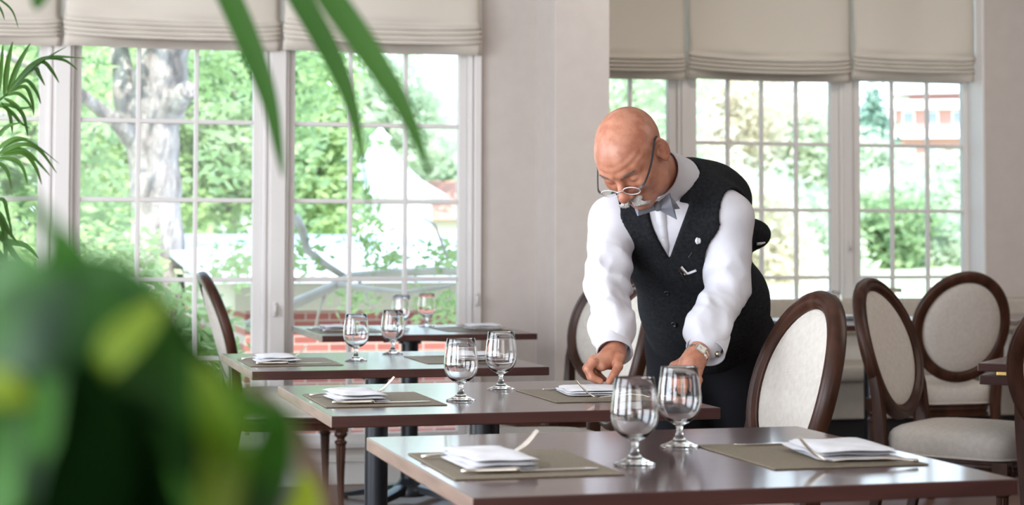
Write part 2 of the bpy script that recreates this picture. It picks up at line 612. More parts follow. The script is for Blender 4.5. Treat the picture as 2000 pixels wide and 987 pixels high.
def make_chair():
    root = empty('dining_chair')
    vs, fs, pip, rail = seat_mesh()
    seat = MB().add(vs, fs).build('seat', m_linen, root, smooth=True)
    MB().tube(pip, 0.0045, 6, closed=True).build('piping', m_linen, seat, smooth=True)
    # rail below the seat with a carved moulding
    prof = [(0.0, 0.0), (0.0, -0.010), (-0.006, -0.013), (-0.004, -0.022), (-0.010, -0.030), (-0.010, -0.040), (-0.003, -0.044), (-0.003, -0.054), (-0.03, -0.056), (-0.03, 0.0)]
    n = len(rail)
    rv, rf = [], []
    for i, (x, y) in enumerate(rail):
        r = math.hypot(x, y)
        for (d, dz) in prof:
            rv.append((x * (1 + d / r), y * (1 + d / r), 0.405 + dz))
    m = len(prof)
    for i in range(n):
        for k in range(m):
            rf.append((i * m + k, ((i + 1) % n) * m + k, ((i + 1) % n) * m + (k + 1) % m, i * m + (k + 1) % m))
    MB().add(rv, rf).build('seat_rail', m_chairwood, root, smooth=True, autos=0.7)
    # oval back
    ct = 0.762
    A, B = 0.213, 0.227
    lean = math.tan(math.radians(15))

    def bp(a, k=1.0, off=0.0):
        x, z = A * k * math.cos(a), B * k * math.sin(a)
        return Vector((x, 0.2795 + z * lean + off - 0.022 * (1 - (x / 0.21) ** 2) * -1, ct + z))
    N = 56
    ring = [bp(2 * math.pi * i / N) for i in range(N)]
    ups = []
    for i in range(N):
        a = 2 * math.pi * i / N
        ups.append(Vector((math.cos(a) / A, lean * math.sin(a) / B, math.sin(a) / B)).normalized())
    # moulded section: x outward, y across the thickness
    sec = [(0.027, -0.008), (0.027, 0.010), (0.022, 0.017), (0.012, 0.020), (-0.010, 0.020), (-0.020, 0.015), (-0.024, 0.008), (-0.024, -0.010),
           (-0.018, -0.012), (-0.014, -0.020), (-0.004, -0.024), (0.004, -0.020), (0.010, -0.024), (0.020, -0.020)]
    MB().tube(ring, 1.0, closed=True, prof=sec, up=ups).build('back_frame', m_chairwood, root, smooth=True, autos=0.9)
    # padded back, front and rear
    pv, pf = [], []
    R, n2 = 9, 48
    for side in (-1, 1):
        base = len(pv)
        for r in range(R + 1):
            k = 0.915 * (1 - r / R)
            dome = (0.004 + (0.020 if side < 0 else 0.012) * math.sqrt(max(0, 1 - (k / 0.915) ** 4)))
            for i in range(n2):
                pv.append(bp(2 * math.pi * i / n2, k, side * dome))
        for r in range(R):
            for i in range(n2):
                j = (i + 1) % n2
                pf.append((base + r * n2 + i, base + r * n2 + j, base + (r + 1) * n2 + j, base + (r + 1) * n2 + i))
    MB().add(pv, pf)
    back = MB().add(pv, pf).build('backrest', m_linen, root, smooth=True)
    MB().tube([bp(2 * math.pi * i / n2, 0.875, -0.006) for i in range(n2)], 0.0035, 6, closed=True).build('piping', m_linen, back, smooth=True)
    # rear legs sweep up into the oval
    for s in (-1, 1):
        pts = [(s * 0.175, 0.33, 0.0), (s * 0.180, 0.288, 0.12), (s * 0.186, 0.256, 0.26), (s * 0.192, 0.236, 0.40), (s * 0.200, 0.238, 0.52), (s * 0.206, 0.248, 0.62), (s * 0.209, 0.262, 0.70), (s * 0.2115, 0.276, 0.76)]
        q = [(0.9, -0.9), (1.0, 0.0), (0.9, 0.9), (0.0, 1.0), (-0.9, 0.9), (-1.0, 0), (-0.9, -0.9), (-0.35, -1.15), (0, -0.85), (0.35, -1.15)]
        MB().tube(pts, [0.015, 0.016, 0.018, 0.021, 0.021, 0.018, 0.013, 0.005], prof=[(a, b) for a, b in q], up=(1, 0, 0)).build('leg', m_chairwood, root, smooth=True, autos=0.6)
    # turned and fluted front legs with a square block
    prof = [(0.010, 0.0), (0.014, 0.004), (0.015, 0.018), (0.012, 0.028), (0.0125, 0.03), (0.0215, 0.285), (0.0215, 0.29), (0.026, 0.296), (0.026, 0.304), (0.017, 0.310), (0.017, 0.318), (0.025, 0.326), (0.028, 0.334), (0.025, 0.345)]
    for s in (-1, 1):
        b = MB().lathe(prof, 24, (s * 0.205, -0.195, 0), flute=(0.03, 0.286, 0.16))
        b.box(s * 0.205 - 0.027, s * 0.205 + 0.027, -0.222, -0.168, 0.344, 0.404)
        lg = b.build('leg', m_chairwood, root, bevel=0.002)
        ro = MB().lathe([(0.019, 0), (0.019, 0.003), (0.013, 0.004), (0.013, 0.007), (0.006, 0.008), (0.0, 0.011)], 16, close=False)
        r = ro.build('rosette', m_chairwood, lg, smooth=True)
        r.location = (s * 0.205, -0.222, 0.374)
        r.rotation_euler = (math.pi / 2, 0, 0)
    return root


chair0 = make_chair()
chairs = [
    (1.640, 4.35, -90, 'oval-back dining chair right of the waiter, in front of his hip', 'chairs at the window tables'),
    (1.08, 7.70, 90, 'dining chair by the left window, back seen edge-on beside the blurred plant', 'chairs at the window tables'),
    (1.65, 5.78, -92, 'dining chair behind the waiter, pale back showing between arm and vest', 'chairs at the window tables'),
    (2.225, 7.56, -68, 'dining chair near the pilaster, left curve of its back beside the cuff', 'chairs at the window tables'),
    (3.18, 5.72, 41, 'large dining chair at right with its whole pale seat showing', 'chairs on the banquette side'),
    (4.07, 7.64, 179, 'dining chair seen from behind, round linen back before the banquette table', 'chairs on the banquette side'),
    (3.145, 4.81, 138, 'dining chair cut by the right edge, dark curved frame only', 'chairs on the banquette side'),
]
for i, (x, y, a, lab, grp) in enumerate(chairs):
    c = chair0 if i == 0 else copy_tree(chair0)
    c.location = (x, y, 0)
    c.rotation_euler = (0, 0, math.radians(a))
    c.scale = (1, 1, 0.99)
    tag(c, lab, 'chair', grp)

# ---------------------------------------------------------------- pedestal tables
TW, TD, TT = 0.907, 0.868, 0.026


def make_table():
    root = empty('dining_table')
    tt = MB().box(-TW / 2, TW / 2, -TD / 2, TD / 2, 0.75 - TT, 0.75)
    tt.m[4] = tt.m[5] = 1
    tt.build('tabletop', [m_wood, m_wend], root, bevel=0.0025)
    MB().lathe([(0.0375, 0.055), (0.0375, 0.70)], 28).build('pedestal_column', m_iron, root, smooth=True, autos=0.8)
    t = MB()
    t.lathe([(0.05, 0.690), (0.05, 0.7)], 24)
    for a in (math.pi / 4, 3 * math.pi / 4):
        ca, sa = math.cos(a), math.sin(a)
        t.tube([(-0.2 * ca, -0.2 * sa, 0.713), (0.2 * ca, 0.2 * sa, 0.713)], 0.011, 4)
    t.build('top_bracket', m_iron, root)
    b = MB()
    b.lathe([(0.075, 0.035), (0.078, 0.05), (0.07, 0.075), (0.05, 0.095), (0.040, 0.11)], 28)
    b.build('base_hub', m_iron, root, smooth=True, autos=0.8)
    for k in range(4):
        a = math.pi / 4 + k * math.pi / 2
        ca, sa = math.cos(a), math.sin(a)
        pts = [(r * ca, r * sa, z) for r, z in ((0.05, 0.066), (0.12, 0.056), (0.22, 0.037), (0.30, 0.022), (0.36, 0.014))]
        f = MB().tube(pts, [0.030, 0.027, 0.022, 0.017, 0.012], prof=[(0.5, -1), (0.75, 0), (0.5, 1), (-0.5, 1), (-0.6, -1)], up=(0, 0, 1))
        f.lathe([(0.018, 0.0), (0.018, 0.008)], 12, (0.345 * ca, 0.345 * sa, 0))
        f.build('base_foot', m_iron, root, smooth=True, autos=0.6)
    return root


table0 = make_table()
tabs = [
    (1.098, 3.060, 0, 'nearest dark walnut table in the foreground, two goblets and two place settings on it'),
    (1.100, 4.360, 0, 'dark walnut table the waiter leans on, second from the front'),
    (1.096, 5.765, 0, 'dark walnut table third from the front, left side hidden by the blurred plant'),
    (1.615, 7.730, 0, 'dark walnut table farthest back, standing against the tall left windows'),
    (4.000, 8.120, 0, 'walnut table at the banquette, behind the two right hand chairs'),
    (5.170, 8.400, 0, 'walnut table at the banquette on the far right, only a thin edge showing'),
]
for i, (x, y, a, lab) in enumerate(tabs):
    t = table0 if i == 0 else copy_tree(table0)
    t.location = (x, y, 0)
    t.rotation_euler = (0, 0, math.radians(a))
    tag(t, lab, 'table', 'walnut pedestal dining tables')
# flip-leaf table cut by the right edge of the frame
ft = copy_tree(table0)
ft.name = 'flip_leaf_table'
R42 = math.radians(-43)
ex = Vector((math.cos(R42), math.sin(R42)))
ey = Vector((-math.sin(R42), math.cos(R42)))
cc = Vector((2.925, 5.19)) + ex * TW / 2 + ey * TD / 2
ft.location = (cc.x, cc.y, 0)
ft.rotation_euler = (0, 0, R42)
tag(ft, 'walnut table with folded leaf and brass hinge, cut by the right edge', 'table', 'walnut pedestal dining tables')
MB().box(-TW / 2 + 0.004, -TW / 2 + 0.33, -TD / 2 + 0.004, TD / 2 - 0.004, 0.682, 0.712).build('folded_leaf', m_wood, ft, bevel=0.003)
for yy in (-TD / 2, ):
    MB().box(-TW / 2 + 0.06, -TW / 2 + 0.14, yy - 0.001, yy + 0.03, 0.7125, 0.7245).build('hinge', m_brass, ft, bevel=0.002)


# ---------------------------------------------------------------- tableware
def make_goblet():
    o_ = [(0.0001, 0.0012), (0.020, 0.0008), (0.0350, 0.0), (0.0362, 0.0012), (0.0350, 0.0028), (0.0255, 0.0062), (0.0150, 0.0110), (0.0090, 0.0180), (0.0062, 0.0265), (0.0056, 0.0330), (0.0072, 0.0390),
          (0.0130, 0.0435), (0.0235, 0.0490), (0.0325, 0.0575), (0.0385, 0.0690), (0.0412, 0.0820), (0.0412, 0.0930), (0.0395, 0.1100), (0.0370, 0.1280), (0.0342, 0.1480), (0.0337, 0.1490),
          (0.0331, 0.1484), (0.0359, 0.1275), (0.0384, 0.1095), (0.0400, 0.0930), (0.0400, 0.0822), (0.0372, 0.0698), (0.0310, 0.0590), (0.0220, 0.0515), (0.0110, 0.0478), (0.0001, 0.0468)]
    return MB().lathe(o_, 48, close=False)


gob_me = make_goblet().build('water_goblet', m_goblet, smooth=True)
g0 = [gob_me]


def goblet(x, y, z, label, s=1.0):
    o = g0.pop() if g0 else gob_me.copy()
    if o.name not in COL.objects: COL.objects.link(o)
    o.location = (x, y, z + 0.0004)
    o.scale = (s, s, s)
    o.rotation_euler = (0, 0, x * 7)
    tag(o, label, 'goblet', 'clear stemmed water goblets')
    return o


ZT = 0.7503
gob = [
    (1.009, 2.949, 'clear water goblet on the nearest table, the left and front one of its pair'),
    (1.178, 3.186, 'clear water goblet on the nearest table in front of the waiter\'s left hand'),
    (1.010, 4.235, 'clear water goblet on the second table, the lower left one of its pair'),
    (1.186, 4.528, 'clear water goblet on the second table, closest to the pilaster'),
    (1.020, 5.720, 'clear water goblet on the third table, left one above the napkin on the second'),
    (1.203, 6.040, 'clear water goblet on the third table, right one in front of the window'),
    (1.545, 7.590, 'clear water goblet on the window table, partly hidden behind a nearer goblet'),
    (1.590, 7.780, 'clear water goblet on the window table, half overlapping its neighbour'),
    (1.740, 7.960, 'clear water goblet on the window table, standing alone to the right'),
    (4.290, 8.440, 'clear water goblet on the banquette table between the two right chairs'),
    (3.800, 8.120, 'clear water goblet on the banquette table, rim just above the pale chair back'),
]
for x, y, lab in gob: goblet(x, y, ZT, lab)

mat_me = MB().box(-0.1425, 0.1425, -0.185, 0.185, 0, 0.0022).build('placemat', m_mat, bevel=0.0008)
mats_ = [mat_me]


def napkin_mesh(seed, w=0.122, d=0.215, h=0.023):
    """cotton napkin folded in layers: several sheets joined along a rounded fold, edges drifting"""
    rnd = random.Random(seed)
    b = MB()
    L = 3
    for k in range(L):
        t = h / L
        z = k * t
        nx, ny = 12, 16
        sk = rnd.uniform(-0.05, 0.05)
        ox, oy = rnd.uniform(-0.004, 0.004), rnd.uniform(-0.006, 0.006)
        ww, dd = w * (1 - 0.015 * k), d * (1 - 0.02 * k)
        vs, fs = [], []
        for layer in (0, 1):
            for j in range(ny + 1):
                for i in range(nx + 1):
                    u, v = i / nx - 0.5, j / ny - 0.5
                    x = u * ww * (1 - 0.07 * (2 * abs(v)) ** 8) + ox + sk * v * dd
                    y = v * dd * (1 - 0.05 * (2 * abs(u)) ** 8) + oy
                    edge = min(0.5 - abs(u), 0.5 - abs(v)) * 2
                    puff = t * (0.50 if k < L - 1 else 0.62) * (1 - math.exp(-edge * (7 if k < L - 1 else 5)))
                    wav = 0.0012 * math.sin(u * 9 + seed + k) * math.cos(v * 11 + seed * 2)
                    droop = -0.0035 * (k / L) * (abs(u) * 2) ** 6 if u > 0 else 0
                    zc = z + t * 0.5 + wav * (1 if k else 0.3) + droop
                    vs.append((x, y, max(0.0, zc + (puff if layer else -puff))))
        m = (nx + 1) * (ny + 1)
        for layer in (0, 1):
            for j in range(ny):
                for i in range(nx):
                    a = layer * m + j * (nx + 1) + i
                    q = (a, a + 1, a + nx + 2, a + nx + 1)
                    fs.append(q if layer else q[::-1])
        per = [i for i in range(nx + 1)] + [(j) * (nx + 1) + nx for j in range(1, ny + 1)] + [ny * (nx + 1) + i for i in range(nx - 1, -1, -1)] + [j * (nx + 1) for j in range(ny - 1, 0, -1)]
        for i in range(len(per)):
            a, c = per[i], per[(i + 1) % len(per)]
            fs.append((a, c, c + m, a + m))
        b.add(vs, fs)
    return b


def knife_parts(L=0.235):
    o = empty('table_knife')
    hp = [(0.0008, 0.0), (0.0045, 0.001), (0.0060, 0.005), (0.0048, 0.010), (0.0052, 0.03), (0.0062, 0.07), (0.0066, 0.088), (0.0074, 0.092), (0.0060, 0.097), (0.0045, 0.100)]
    h = MB().lathe(hp, 14).build('handle', m_silver, o, smooth=True)
    h.rotation_euler = (0, math.pi / 2, 0)
    h.scale = (0.7, 1, 1)
    h.location = (0, 0, 0.0052)
    bl = MB()
    top = [(0.099, -0.004), (0.099, 0.005), (0.13, 0.0065), (0.18, 0.008), (0.215, 0.007), (0.232, 0.0015), (0.235, -0.003), (0.20, -0.0045)]
    vs = [(x, y, 0.0016) for x, y in top] + [(x, y, 0.0036) for x, y in top]
    n = len(top)
    fs = [tuple(range(n - 1, -1, -1)), tuple(range(n, 2 * n))] + [(i, (i + 1) % n, n + (i + 1) % n, n + i) for i in range(n)]
    bl.add(vs, fs).build('blade', m_silver, o, bevel=0.0006)
    return o


def fork_parts():
    """fork laid with its tines arching up"""
    o = empty('table_fork')
    pts, rad = [], []
    for t in range(15):
        u = t / 14
        x = 0.150 * u
        z = 0.0045 + 0.006 * math.sin(u * math.pi * 0.9)
        pts.append((x, 0, z))
        rad.append(0.0055 - 0.0028 * min(1, u * 1.3) + (0.0018 if u < 0.08 else 0))
    MB().tube(pts, rad, 10, prof=[(0.45 * math.cos(a), math.sin(a)) for a in [2 * math.pi * i / 10 for i in range(10)]], up=(0, 0, 1)).build('handle', m_silver, o, smooth=True)
    b = MB()

    def spine(u):
        return Vector((0.145 + 0.062 * u, 0, 0.0065 - 0.004 * math.sin(u * 3.1) + 0.040 * u ** 1.7))
    vs, fs = [], []
    for k in range(7):
        u = k / 6 * 0.42
        w = 0.0022 + 0.0100 * math.sin(min(1, u / 0.32) * math.pi / 2)
        p = spine(u)
        for y in (-w, w):
            for dz in (-0.0009, 0.0009): vs.append((p.x, y, p.z + dz))
    for k in range(6):
        a = 4 * k
        fs += [(a + 1, a + 3, a + 7, a + 5), (a, a + 4, a + 6, a + 2), (a, a + 1, a + 5, a + 4), (a + 2, a + 6, a + 7, a + 3)]
    b.add(vs, fs)
    for y in (-0.0105, -0.0035, 0.0035, 0.0105):
        b.tube([spine(0.40 + 0.1 * i) + Vector((0, y, 0)) for i in range(7)], [0.0019, 0.0018, 0.0017, 0.0016, 0.0014, 0.0012, 0.0007], 6)
    b.build('tines', m_silver, o, smooth=True, autos=0.8)
    return o


knife0, fork0 = [knife_parts()], [fork_parts()]
KT, FT = knife0[0], fork0[0]


def put(pool, src, x, y, z, ang, label, cat, grp, tilt=0):
    o = pool.pop() if pool else copy_tree(src)
    o.location = (x, y, z)
    o.rotation_euler = (0, tilt, math.radians(ang))
    tag(o, label, cat, grp)
    return o


def setting(tx, ty, side, where, seed, mat_on=True, jit=(0, 0, 0), nap=None):
    """tx, ty: near left corner of the table; side -1 for the diner at the left end, +1 right end"""
    rnd = random.Random(seed)
    cx = tx + (0.163 if side < 0 else TW - 0.195)
    cy = ty + 0.385
    o = mats_.pop() if mats_ else mat_me.copy()
    if o.name not in COL.objects: COL.objects.link(o)
    o.location = (cx, cy, ZT)
    o.rotation_euler = (0, 0, math.radians(jit[2]))
    tag(o, 'brown woven placemat ' + where, 'placemat', 'woven placemats')
    z = ZT + 0.0028
    if side < 0:
        nx, ny, na = tx + 0.118, ty + 0.362, 2
        kx, ky, ka = tx + 0.043, ty + 0.252, 0.5
        fx, fy, fa = tx + 0.024, ty + 0.470, -3
    else:
        nx, ny, na = tx + 0.760, ty + 0.350, 176
        kx, ky, ka = tx + 0.865, ty + 0.530, 180
        fx, fy, fa = tx + 0.835, ty + 0.205, 172
    if nap: nx, ny, na = tx + nap[0], ty + nap[1], nap[2]
    z_f = z
    put(fork0, FT, fx, fy, z_f, fa, 'silver fork, tines up, ' + where, 'fork', 'silver forks')
    if side < 0:
        nb = napkin_mesh(seed)
    else:
        nb = napkin_mesh(seed + 3, 0.150, 0.200, 0.015 if nap else 0.022)
    n = nb.build('folded_napkin', m_napkin, smooth=True, autos=1.0)
    n.location = (nx, ny, z + 0.0005)
    n.rotation_euler = (0, 0, math.radians(na))
    tag(n, 'folded white cotton napkin ' + where, 'napkin', 'folded white napkins')
    put(knife0, KT, kx, ky, z, ka, 'silver table knife ' + where, 'knife', 'silver knives')


T1, T2, T3, T4 = (0.6445, 2.626), (0.6465, 3.926), (0.6425, 5.331), (1.1615, 7.296)
setting(*T1, -1, 'at the left end of the nearest table', 11)
setting(*T1, 1, 'at the right end of the nearest table', 12)
setting(*T2, -1, 'at the left end of the second table', 13)
setting(*T2, 1, 'on the second table under the waiter\'s right hand', 14, nap=(0.725, 0.420, 174))
setting(*T3, -1, 'at the left end of the third table', 15)
setting(*T3, 1, 'at the right end of the third table behind the two goblets', 16)
setting(*T4, -1, 'at the left end of the farthest window table', 17)
setting(*T4, 1, 'at the right end of the farthest window table, near the pilaster', 18)
nb = napkin_mesh(31).build('folded_napkin', m_napkin, smooth=True, autos=1.0)
nb.location = (3.93, 8.32, ZT)
tag(nb, 'folded white cotton napkin on the banquette table behind the pale chair back', 'napkin', 'folded white napkins')
put([], FT, cc.x - 0.33, cc.y + 0.10, ZT, -43, 'silver fork on the table at the right edge of the picture', 'fork', 'silver forks')


# ---------------------------------------------------------------- outside: ground, outbuilding, trees, hillside
def at(px, py, D):
    """point at depth D along the view direction of photograph pixel (px, py)"""
    d = AF + AR * ((px - 1000) / FPX) + AU * ((320 - py) / FPX)
    return Vector((0, 0, EYE)) + d * D


m_ground = noise_color(mat('pale_ground', (0.5, 0.5, 0.42), 0.9), (0.30, 0.40, 0.19), (0.50, 0.53, 0.40), 0.35, 5, lo=0.42, hi=0.56)
g = MB()
gx, gy = 60, 60
vs, fs = [], []
for j in range(gy + 1):
    for i in range(gx + 1):
        x = -40 + 200 * i / gx
        y = 9.9 + 240 * (j / gy) ** 1.6
        z = -0.9
        d = 0.259 * x + 0.966 * y
        lat = 0.966 * x - 0.259 * y
        rise = max(0, d - 45) * 0.055
        z += rise * (1 / (1 + math.exp(max(-30, min(30, -(lat / max(d, 1) - 0.03) * 40))))) + 0.35 * math.sin(x * 0.13) * math.cos(y * 0.11) * min(1, max(0, d - 25) / 30)
        vs.append((x, y, z))
for j in range(gy):
    for i in range(gx):
        a = j * (gx + 1) + i
        fs.append((a, a + 1, a + gx + 2, a + gx + 1))
g.add(vs, fs)
go = g.build('garden_ground', m_ground, smooth=True)
go['kind'] = 'structure'

# brick outbuilding with a pale low roof
m_brick = mat('red_brick', (0.4, 0.12, 0.1), 0.85)
nt = m_brick.node_tree
tc = nt.nodes.new('ShaderNodeTexCoord')
mp = nt.nodes.new('ShaderNodeMapping')
mp.inputs['Rotation'].default_value = (math.pi / 2, 0, 0)
bk = nt.nodes.new('ShaderNodeTexBrick')
bk.inputs['Scale'].default_value = 1.0
bk.inputs['Brick Width'].default_value = 0.16
bk.inputs['Row Height'].default_value = 0.052
bk.inputs['Mortar Size'].default_value = 0.005
bk.inputs['Color1'].default_value = (0.30, 0.085, 0.075, 1)
bk.inputs['Color2'].default_value = (0.40, 0.14, 0.12, 1)
bk.inputs['Mortar'].default_value = (0.46, 0.36, 0.33, 1)
nt.links.new(tc.outputs['Object'], mp.inputs[0])
nt.links.new(mp.outputs[0], bk.inputs[0])
nt.links.new(bk.outputs[0], nt.nodes['Principled BSDF'].inputs['Base Color'])
m_cream = mat('cream_siding', (0.60, 0.52, 0.44), 0.8)
m_roofw = noise_color(mat('pale_metal_roof', (0.7, 0.75, 0.8), 0.6), (0.36, 0.40, 0.48), (0.56, 0.58, 0.64), 1.5, 4)
m_white = mat('white_siding', (0.85, 0.86, 0.88), 0.7)
ob = empty('brick_outbuilding', (5.4, 12.0, -0.9))
tag(ob, 'low red brick outbuilding with a cream band and pale roof outside the left windows', 'building')
MB().box(-4.0, -1.75, 0.0, 5.0, 0.0, 1.575).build('brick_wall', m_brick, ob)
MB().box(-4.08, -1.67, -0.08, 5.1, 1.575, 1.76).build('cream_band', m_cream, ob, bevel=0.01)
r = MB()
r.add([(-4.3, -0.25, 1.76), (-1.45, -0.25, 1.76), (-1.45, 5.2, 2.06), (-4.3, 5.2, 2.06), (-4.3, -0.25, 1.80), (-1.45, -0.25, 1.80), (-1.45, 5.2, 2.10), (-4.3, 5.2, 2.10)],
      [(0, 3, 2, 1), (4, 5, 6, 7), (0, 1, 5, 4), (1, 2, 6, 5), (2, 3, 7, 6), (3, 0, 4, 7)])
r.build('roof', m_roofw, ob)

# white pavilion with a cupola
pc = at(742, 475, 38)
pv = empty('white_pavilion', (pc.x, pc.y, -0.9), -0.3)
tag(pv, 'white pavilion with a pointed roof and small cupola beyond the trees', 'pavilion')
MB().box(-1.0, 1.0, -1.0, 1.0, 0, 3.0).build('pavilion_wall', m_white, pv, bevel=0.02)
r = MB()
r.lathe([(1.45, 2.95), (1.40, 3.02), (0.85, 3.35), (0.45, 3.72), (0.26, 4.0)], 8)
r.build('pavilion_roof', m_roofw, pv)
c = MB()
c.lathe([(0.17, 3.9), (0.17, 4.2), (0.24, 4.22), (0.12, 4.32), (0.02, 4.45)], 8)
c.build('cupola', m_white, pv)
pc = at(880, 475, 46)
hh = empty('small_house', (pc.x, pc.y, -0.9), -0.35)
tag(hh, 'small pinkish house roof showing low beside the edge of the left windows', 'house')
MB().box(-1.3, 1.3, -1, 1, 0, 2.6).build('house_wall', m_cream, hh)
MB().add([(-1.5, -1.2, 2.6), (1.5, -1.2, 2.6), (1.5, 1.2, 2.6), (-1.5, 1.2, 2.6), (-1.0, 0, 3.6), (1.0, 0, 3.6)],
         [(0, 1, 5, 4), (2, 3, 4, 5), (1, 2, 5), (3, 0, 4), (0, 3, 2, 1)]).build('house_roof', mat('pink_roof_tiles', (0.5, 0.25, 0.2), 0.8), hh)

m_bark = noise_color(mat('grey_bark', (0.4, 0.36, 0.34), 0.95, spec=0.1), (0.17, 0.145, 0.14), (0.46, 0.41, 0.39), 3.2, 8, (3, 3, 0.9), bump=0.9, bscale=9, lo=0.35, hi=0.68, bdist=0.05)
m_bark2 = noise_color(mat('pale_bark', (0.4, 0.36, 0.34), 0.95, spec=0.1), (0.40, 0.36, 0.32), (0.62, 0.58, 0.54), 3, 5)
m_leafA = leafmat('spring_leaves', (0.26, 0.38, 0.15), (0.56, 0.66, 0.36), 0.5, 0.6, 1.2)
m_leafB = leafmat('mid_green_leaves', (0.20, 0.30, 0.15), (0.44, 0.56, 0.31), 0.45, 0.6, 1.0)
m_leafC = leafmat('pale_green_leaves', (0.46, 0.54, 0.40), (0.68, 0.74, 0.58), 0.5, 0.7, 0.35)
m_leafD = leafmat('tan_budding_leaves', (0.60, 0.56, 0.44), (0.78, 0.70, 0.58), 0.5, 0.7, 0.35)
m_leafE = leafmat('dark_conifer_needles', (0.16, 0.27, 0.22), (0.28, 0.40, 0.32), 0.3, 0.7, 0.5)


def leaf_cloud(name, blobs, n, size, m, parent, seed, flat=0.5, inner=0.55):
    """n small leaves scattered through overlapping ellipsoids, one mesh"""
    rs = np.random.RandomState(seed)
    vol = np.array([b[3] * b[4] * b[5] for b in blobs])
    pick = rs.choice(len(blobs), n, p=vol / vol.sum())
    B = np.array(blobs)[pick]
    d = rs.normal(size=(n, 3))
    d /= np.linalg.norm(d, axis=1)[:, None]
    rad = (inner + (1 - inner) * rs.rand(n) ** 0.6)[:, None]
    P = B[:, :3] + d * rad * B[:, 3:6]
    P += rs.normal(size=(n, 3)) * size * 1.2
    a = rs.normal(size=(n, 3)); a[:, 2] *= flat
    a /= np.linalg.norm(a, axis=1)[:, None]
    b = rs.normal(size=(n, 3))
    b -= (b * a).sum(1)[:, None] * a
    b /= np.linalg.norm(b, axis=1)[:, None]
    s = (size * (0.6 + 0.8 * rs.rand(n)))[:, None]
    V = np.stack([P - a * s, P + b * s * 0.42, P + a * s, P - b * s * 0.42], 1).reshape(-1, 3)
    me = bpy.data.meshes.new(name)
    me.vertices.add(4 * n)
    me.vertices.foreach_set('co', V.astype(np.float32).ravel())
    me.loops.add(4 * n)
    me.loops.foreach_set('vertex_index', np.arange(4 * n, dtype=np.int32))
    me.polygons.add(n)
    me.polygons.foreach_set('loop_start', np.arange(0, 4 * n, 4, dtype=np.int32))
    me.polygons.foreach_set('loop_total', np.full(n, 4, dtype=np.int32))
    me.materials.append(m)
    me.update()
    me.validate()
    o = bpy.data.objects.new(name, me)
    COL.objects.link(o)
    o.parent = parent
    return o


def tree(px, py, D, rx, rz, n, size, m, label, seed, group='trees outside the windows', gz=-0.9, name='tree', cat='tree', bark=None, blobs=9, cone=False, inner=0.3):
    c = at(px, py, D)
    root = empty(name, (c.x, c.y, gz))
    tag(root, label, cat, group)
    rs = random.Random(seed)
    H = c.z - gz
    bl = []
    if cone:
        for k in range(8):
            t = k / 7
            bl.append((0, 0, H + rz * (-1 + 2 * t), rx * (1.05 - t), rx * (1.05 - t), rz * 0.26))
    else:
        bl.append((0, 0, H, rx * 0.8, rx * 0.8, rz * 0.8))
        for k in range(blobs):
            a = rs.uniform(0, 6.28)
            q = rs.uniform(0.35, 0.8)
            zz = rs.uniform(-0.75, 0.75)
            r = rs.uniform(0.28, 0.48)
            bl.append((rx * q * math.cos(a), rx * q * math.sin(a), H + rz * zz, rx * r, rx * r, rz * r * 0.9))
    leaf_cloud('crown', bl, n, size, m, root, seed, inner=inner)
    b = MB()
    r0 = max(0.05, rx * 0.06)
    b.tube([(0, 0, 0), (0.02 * rx, 0, H * 0.4), (-0.03 * rx, 0, H * 0.8), (0.02 * rx, 0, H + rz * 0.5)], [r0 * 1.3, r0, r0 * 0.7, r0 * 0.2], 9)
    if not cone:
        for k in range(6):
            a = rs.uniform(0, 6.28)
            z0 = H * rs.uniform(0.6, 1.0)
            e = rs.uniform(0.4, 0.8)
            b.tube([(0, 0, z0), (rx * e * 0.5 * math.cos(a), rx * e * 0.5 * math.sin(a), z0 + rz * 0.25), (rx * e * math.cos(a), rx * e * math.sin(a), z0 + rz * 0.6)], [r0 * 0.5, r0 * 0.3, r0 * 0.1], 6)
    b.build('trunk', bark or m_bark, root, smooth=True)
    return root


# the big tree by the left windows
bt = empty('large_tree', (at(300, 475, 14.5).x, at(300, 475, 14.5).y, -0.9))
tag(bt, 'large old tree with a thick grey trunk right outside the middle left window', 'tree', 'trees outside the windows')


def trunk_tube(mb, pts, n=22, seed=0, amp=0.10):
    """pts: (px, py, D, radius)"""
    P = [at(a, b, c) - bt.location for a, b, c, r in pts]
    R = [p[3] for p in pts]
    Q, RR = [], []
    m = len(P)
    for k in range(m - 1):                       # Catmull-Rom
        p0, p1, p2, p3 = P[max(k - 1, 0)], P[k], P[k + 1], P[min(k + 2, m - 1)]
        for t in range(6):
            u = t / 6
            Q.append(0.5 * ((2 * p1) + (p2 - p0) * u + (2 * p0 - 5 * p1 + 4 * p2 - p3) * u * u + (3 * p1 - p0 - 3 * p2 + p3) * u ** 3))
            RR.append((R[k] * (1 - u) + R[k + 1] * u) * (1 + amp * 0.5 * math.sin(len(Q) * 1.3 + seed)))
    Q.append(P[-1]); RR.append(R[-1])
    st = len(mb.v)
    mb.tube(Q, RR, n)
    for i in range(st, len(mb.v)):
        x, y, z = mb.v[i]
        w = 0.012 * math.sin(x * 37 + z * 9 + seed) * math.cos(y * 31 - z * 5)
        mb.v[i] = (x + w, y + w, z)


